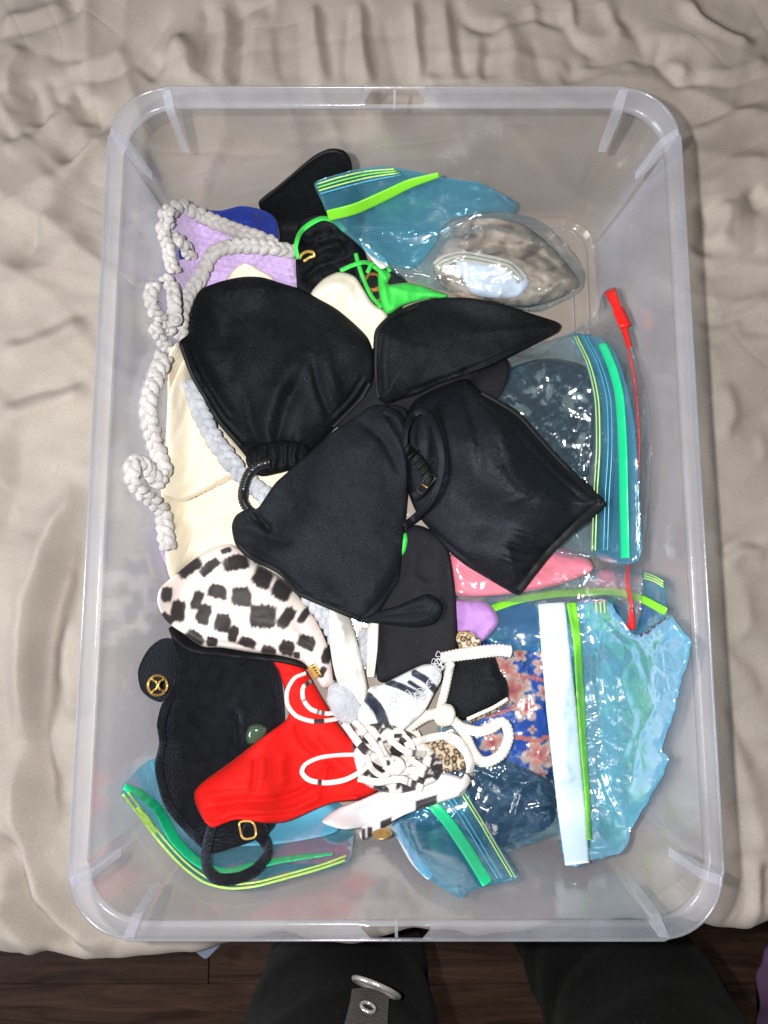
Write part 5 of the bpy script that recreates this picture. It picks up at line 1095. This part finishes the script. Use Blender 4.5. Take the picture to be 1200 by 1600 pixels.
ta = thing('bandeau_bikini_top', 'black bandeau bikini top with coiled ring between two large cups, on the pile', 'swimwear', 470, 720)
c1 = [(280, 536), (294, 521), (300, 485), (311, 455), (337, 442), (375, 433), (408, 433), (442, 443), (471, 452), (498, 467), (526, 483), (555, 507), (575, 529), (583, 558), (581, 596), (567, 622), (545, 646), (521, 670), (492, 700), (478, 720), (461, 730), (435, 734), (410, 740), (391, 722), (372, 698), (338, 658), (317, 621), (296, 583)]
patch('cup', c1, M['black'], ta, power=.72, foldk=1.6, thick=30, dome=115, sp=2.8, sig=9, dil=4, fn=gather(436, 752, -88, 52, 58, 2.6, 5), noise=[(2.6, 70, 'soft')],
      folds=[([(478, 540), (455, 575), (430, 615), (418, 655), (415, 700)], 3, 14), ([(470, 590), (445, 640), (432, 700)], -3, 12), ([(488, 560), (500, 610), (520, 660)], -2.6, 7), ([(500, 520), (512, 570), (530, 630)], 2, 12), ([(288, 548), (304, 586), (326, 620), (348, 655), (380, 690)], -1.8, 3.5, 1), ([(298, 545), (314, 583), (336, 620), (358, 652)], -1.3, 3, 1), ([(574, 600), (552, 632), (524, 658)], -1.8, 3, 1), ([(566, 590), (545, 622), (520, 648)], -1.4, 3, 1), ([(340, 470), (330, 520), (350, 590)], 2, 18), ([(380, 600), (392, 650), (405, 700)], -2, 9)])
cord('binding', [(282, 538), (300, 586), (322, 624), (344, 660), (376, 696)], 6, M['black_trim'], ta, flat=.28)
cord('binding', [(578, 598), (564, 622), (542, 645), (520, 667)], 6, M['black_trim'], ta, flat=.28)
def pleats(x, y, d):
    t_ = (x-436)/48.; return 1.5*np.sin(x/2.6+2.2*perlin(x/14, y/20)+t_*(y-712)*.05)
patch('gathered_band', [(384, 716), (396, 698), (420, 690), (450, 688), (476, 694), (486, 708), (474, 727), (446, 737), (408, 744), (390, 734)], M['black'], ta, thick=4, dome=12, sp=2., fn=pleats, sig=3)
cord('coil_ring', [(420, 722), (402, 728), (388, 742), (381, 762), (380, 782), (390, 798), (404, 806)], 15, M['black_plastic'], ta, rib=(4.2, .30), sp=1.1, lift=[1, 2, 3, 3, 3, 2, 1], n=12)
c4 = [(362, 824), (368, 806), (384, 796), (402, 794), (414, 778), (430, 755), (452, 735), (482, 708), (519, 675), (559, 649), (581, 634), (612, 632), (636, 642), (634, 690), (637, 746), (634, 799), (630, 839), (624, 905), (613, 924), (582, 972), (563, 972), (519, 954), (479, 937), (461, 927), (435, 897), (391, 874), (369, 853)]
patch('cup', c4, M['black_m'], ta, power=.72, foldk=1.6, thick=17, dome=75, sp=2.8, sig=9, dil=4, noise=[(2.4, 75, 'soft')], fn=gather(385, 800, 10, 60, 40, 1.4, 3),
      folds=[([(400, 800), (414, 818), (424, 832)], -4, 5), ([(372, 820), (398, 826), (424, 840), (460, 850)], 2.5, 8), ([(372, 848), (400, 864), (440, 886), (480, 922), (530, 944)], -1.4, 4, 1), ([(560, 655), (600, 690), (628, 745)], -2.5, 7), ([(590, 640), (616, 680), (634, 720)], 2.5, 7), ([(620, 900), (600, 930), (570, 962)], -1.2, 4, 1), ([(620, 850), (600, 900), (560, 950)], 1.4, 12)])
cord('binding', [(371, 850), (392, 870), (436, 893), (462, 923), (480, 933), (520, 950), (562, 967)], 7, M['black_trim'], ta, flat=.28)
patch('tail', [(560, 970), (590, 956), (622, 946), (650, 934), (668, 928), (686, 938), (692, 953), (680, 974), (650, 981), (620, 978), (585, 974)], M['black_m'], ta, thick=9, dome=14, sp=2.8, folds=[([(570, 968), (620, 958), (670, 950)], -2.5, 5), ([(600, 972), (650, 970), (684, 956)], 2, 5)])
# strap loop with slider
cord('strap', [(600, 640), (622, 650), (632, 668), (632, 700)], 17, M['black_b'], ta, flat=.3, lift=[1, 4, 5, 3], tilt=[10, 30, 50, 60])
cord('strap', [(632, 700), (634, 672), (644, 650), (660, 642), (674, 654), (685, 684), (690, 720), (686, 752), (674, 782), (652, 806), (632, 822)], 13, M['black_b'], ta, flat=.3, lift=[3, 5, 7, 8, 8, 8, 7, 6, 5, 3, 1], tilt=[50, 40, 10, 0, -10, -20, -20, -10, 0, 10, 10])
cord('strap', [(636, 700), (648, 712), (660, 728), (668, 746), (660, 766), (646, 776)], 17, M['black_trim'], ta, flat=.35, lift=[2, 3, 4, 4, 3, 2])
for k in range(4):
    cord('slider_ridge', [(638+k*6, 716+k*9), (647+k*6, 708+k*9), (654+k*5, 704+k*9)], 5, M['black_trim'], ta, sp=2, lift=[1, 1.5, 1])
cord('clasp', [(656, 770), (652, 764), (672, 741), (680, 745), (678, 751), (662, 770)], 3.0, M['black_plastic'], ta, closed=True, sp=1.8, lift=[2.5]*3)
cord('clasp_bar', [(660, 757), (668, 762)], 3, M['dark_gold'], ta, sp=2, lift=[2.5]*2)

# ------------------------------------------------------------------ the person standing at the bed: black trousers, strap with ring
pe = bpy.data.objects.new('person', None); COL.objects.link(pe); pe.location = (.09, -.42, FLZ)
tag(pe, 'person in black trousers standing at the foot of the bed, only the legs in view', 'person')
def ringv(cx, cy, z, rx, ry, n=28, w=0.):
    a = np.arange(n)*2*math.pi/n
    k = 1+w*np.sin(a*5+z*40)+w*1.6*np.maximum(0, np.sin(z*62+2.5*np.sin(a*2)+a))**3
    return np.stack([cx+rx*np.cos(a)*k, cy+ry*np.sin(a)*k, np.full(n, z)], -1)
Vt = []; Ft = []
for (x0, xk) in ((-.042, -.040), (.252, .258)):
    ln = 0. if x0 < 0 else 1.                        # the right leg leans in towards the hip
    secs = [(FLZ+.002, x0-.003, -.405, .088, .105), (-.40, x0, -.408, .086, .094), (-.22, xk-.004*ln, -.405, .088, .092), (-.10, xk-.010*ln, -.402, .090, .090), (.02, xk+.002-.042*ln, -.408, .096+.004*ln, .094), (.12, xk*.9+.012-.052*ln, -.418, .102, .100), (.22, xk*.75+.03-.045*ln, -.43, .108, .108), (.31, xk*.62+.04-.03*ln, -.44, .112, .115)]
    base = sum(len(v) for v in Vt)
    zz_ = np.linspace(secs[0][0], secs[-1][0], 60); ar = np.array(secs)
    rg = [ringv(np.interp(z, ar[:, 0], ar[:, 1]), np.interp(z, ar[:, 0], ar[:, 2]), z, np.interp(z, ar[:, 0], ar[:, 3])*(1+.02*math.sin(z*47+x0*9)), np.interp(z, ar[:, 0], ar[:, 4])*(1+.02*math.sin(z*39)), w=.012) for z in zz_]
    v_, f_ = loft(rg, True, True); Vt.append(v_); Ft += [tuple(i+base for i in ff) for ff in f_]
base = sum(len(v) for v in Vt)
rg = [ringv(.09, -.44, z, .20-.03*max(0, z-.34)/.1, .13) for z in np.linspace(.26, .42, 12)]
v_, f_ = loft(rg, True, True); Vt.append(v_); Ft += [tuple(i+base for i in ff) for ff in f_]
tro = mesh_obj('trousers', np.concatenate(Vt), Ft, M['trousers'], pe)
md = tro.modifiers.new('join', 'REMESH'); md.mode = 'VOXEL'; md.voxel_size = .005; md.use_smooth_shade = True
sm = tro.modifiers.new('smooth', 'SMOOTH'); sm.factor = .5; sm.iterations = 4
def leg_pt(px, py, off):
    "front of the left trouser leg along a view ray"
    dx, dy, dz = ray(np.array([px]), np.array([py])); best = None
    for t in np.linspace(.3, 1.2, 3000):
        x, y, z = dx[0]*t, dy[0]*t, CAMZ+dz[0]*t
        rx = .094+off; ry = .092+off
        if ((x+.041)/rx)**2+((y+.405)/ry)**2 <= 1: return np.array([x, y, z])
    return np.array([x, y, z])
# strap: flat suede strip on the thigh
L_ = [leg_pt(px, py, .004) for px, py in ((550, 1545), (547, 1565), (542, 1585), (537, 1605), (533, 1625))]
R_ = [leg_pt(px, py, .004) for px, py in ((608, 1556), (607, 1570), (606, 1587), (605, 1605), (604, 1625))]
vs_ = []; n5 = len(L_)
for k in range(9):
    f_ = k/8
    for a_, b_ in zip(L_, R_): 
        p = a_*(1-f_)+b_*f_; p = p+np.array([0, .0035*math.sin(f_*math.pi), .0005]); vs_.append(p)
vs_ = np.array(vs_); back = vs_-np.array([0, .0022, .0006]); m9 = 9*n5
fs = []
for k in range(8):
    for j in range(n5-1):
        a = k*n5+j; fs.append((a, a+1, a+n5+1, a+n5)); fs.append((a+m9, a+n5+m9, a+n5+1+m9, a+1+m9))
    a = k*n5; fs.append((a, a+n5, a+n5+m9, a+m9)); a = k*n5+n5-1; fs.append((a+n5, a, a+m9, a+n5+m9))
for j in range(n5-1):
    fs.append((j+1, j, j+m9, j+1+m9)); a = 8*n5+j; fs.append((a, a+1, a+1+m9, a+m9))
stp = mesh_obj('strap', np.vstack([vs_, back]), fs, M['suede'], pe, smooth=False)
ctr = leg_pt(575, 1574, .0085); ax1 = leg_pt(600, 1577, .0085)-leg_pt(550, 1571, .0085); ax1 /= np.linalg.norm(ax1)
ax2 = leg_pt(572, 1586, .0085)-leg_pt(578, 1562, .0085); ax2 = ax2-ax1*(ax2@ax1); ax2 /= np.linalg.norm(ax2)
def ring3(c, a1, a2, r1, r2, rt, n=40):
    th = np.arange(n)*2*math.pi/n
    P = c+a1*(r1*np.cos(th))[:, None]+a2*(r2*np.sin(th))[:, None]
    nrm = np.cross(a1, a2); V = []; F = []; q = 10
    for i in range(n):
        rad = P[i]-c; rad = rad/np.linalg.norm(rad)
        for k in range(q):
            b = 2*math.pi*k/q; V.append(P[i]+rad*rt*math.cos(b)+nrm*rt*math.sin(b))
    for i in range(n):
        for k in range(q):
            F.append((i*q+k, i*q+(k+1) % q, ((i+1) % n)*q+(k+1) % q, ((i+1) % n)*q+k))
    return np.array(V), F
v_, f_ = ring3(ctr, ax1, ax2, .0054, .0060, .0014); mesh_obj('grommet', v_, f_, M['silver'], stp)
th = np.arange(24)*2*math.pi/24; nr = np.cross(ax1, ax2); nr *= np.sign(nr[1]+nr[2]) or 1
dsk = ctr-nr*.0006+ax1*(.0044*np.cos(th))[:, None]+ax2*(.005*np.sin(th))[:, None]
mesh_obj('grommet_hole', np.vstack([dsk, dsk-nr*.001]), [tuple(range(24)), tuple(range(47, 23, -1))]+[(i, i+24, (i+1) % 24+24, (i+1) % 24) for i in range(24)], M['stitch'], stp, smooth=False)
rc = leg_pt(588, 1543, .009); ra1 = leg_pt(622, 1558, .009)-leg_pt(552, 1528, .009); rl_ = np.linalg.norm(ra1)/2; ra1 /= 2*rl_
ra2 = np.array([0, .55, .83]); ra2 = ra2-ra1*(ra2@ra1); ra2 /= np.linalg.norm(ra2)
v_, f_ = ring3(rc, ra1, ra2, rl_, rl_*.9, .0020, 56); mesh_obj('ring', v_, f_, M['silver'], pe)

# sliver of purple cloth at the lower right edge
pcx = [(1200, 1480), (1190, 1510), (1186, 1550), (1188, 1590), (1196, 1640), (1300, 1640), (1320, 1480)]
pp = catmull(pcx, True, 8); q = at(pp[:, 0], pp[:, 1], -.02); q[:, 2] += .004*np.sin(np.arange(len(q))*.7)
n_ = len(q); V = np.vstack([q, q-np.array([0, 0, .004]), [q.mean(0)+np.array([0, 0, .006])]])
pv = mesh_obj('purple_cloth', V, [(i, (i+1) % n_, 2*n_) for i in range(n_)]+[tuple(range(2*n_-1, n_-1, -1))]+[(i, i+n_, (i+1) % n_+n_, (i+1) % n_) for i in range(n_)], M['plum'])
tag(pv, 'sliver of dark plum cloth at the lower right edge of the picture', 'cloth')
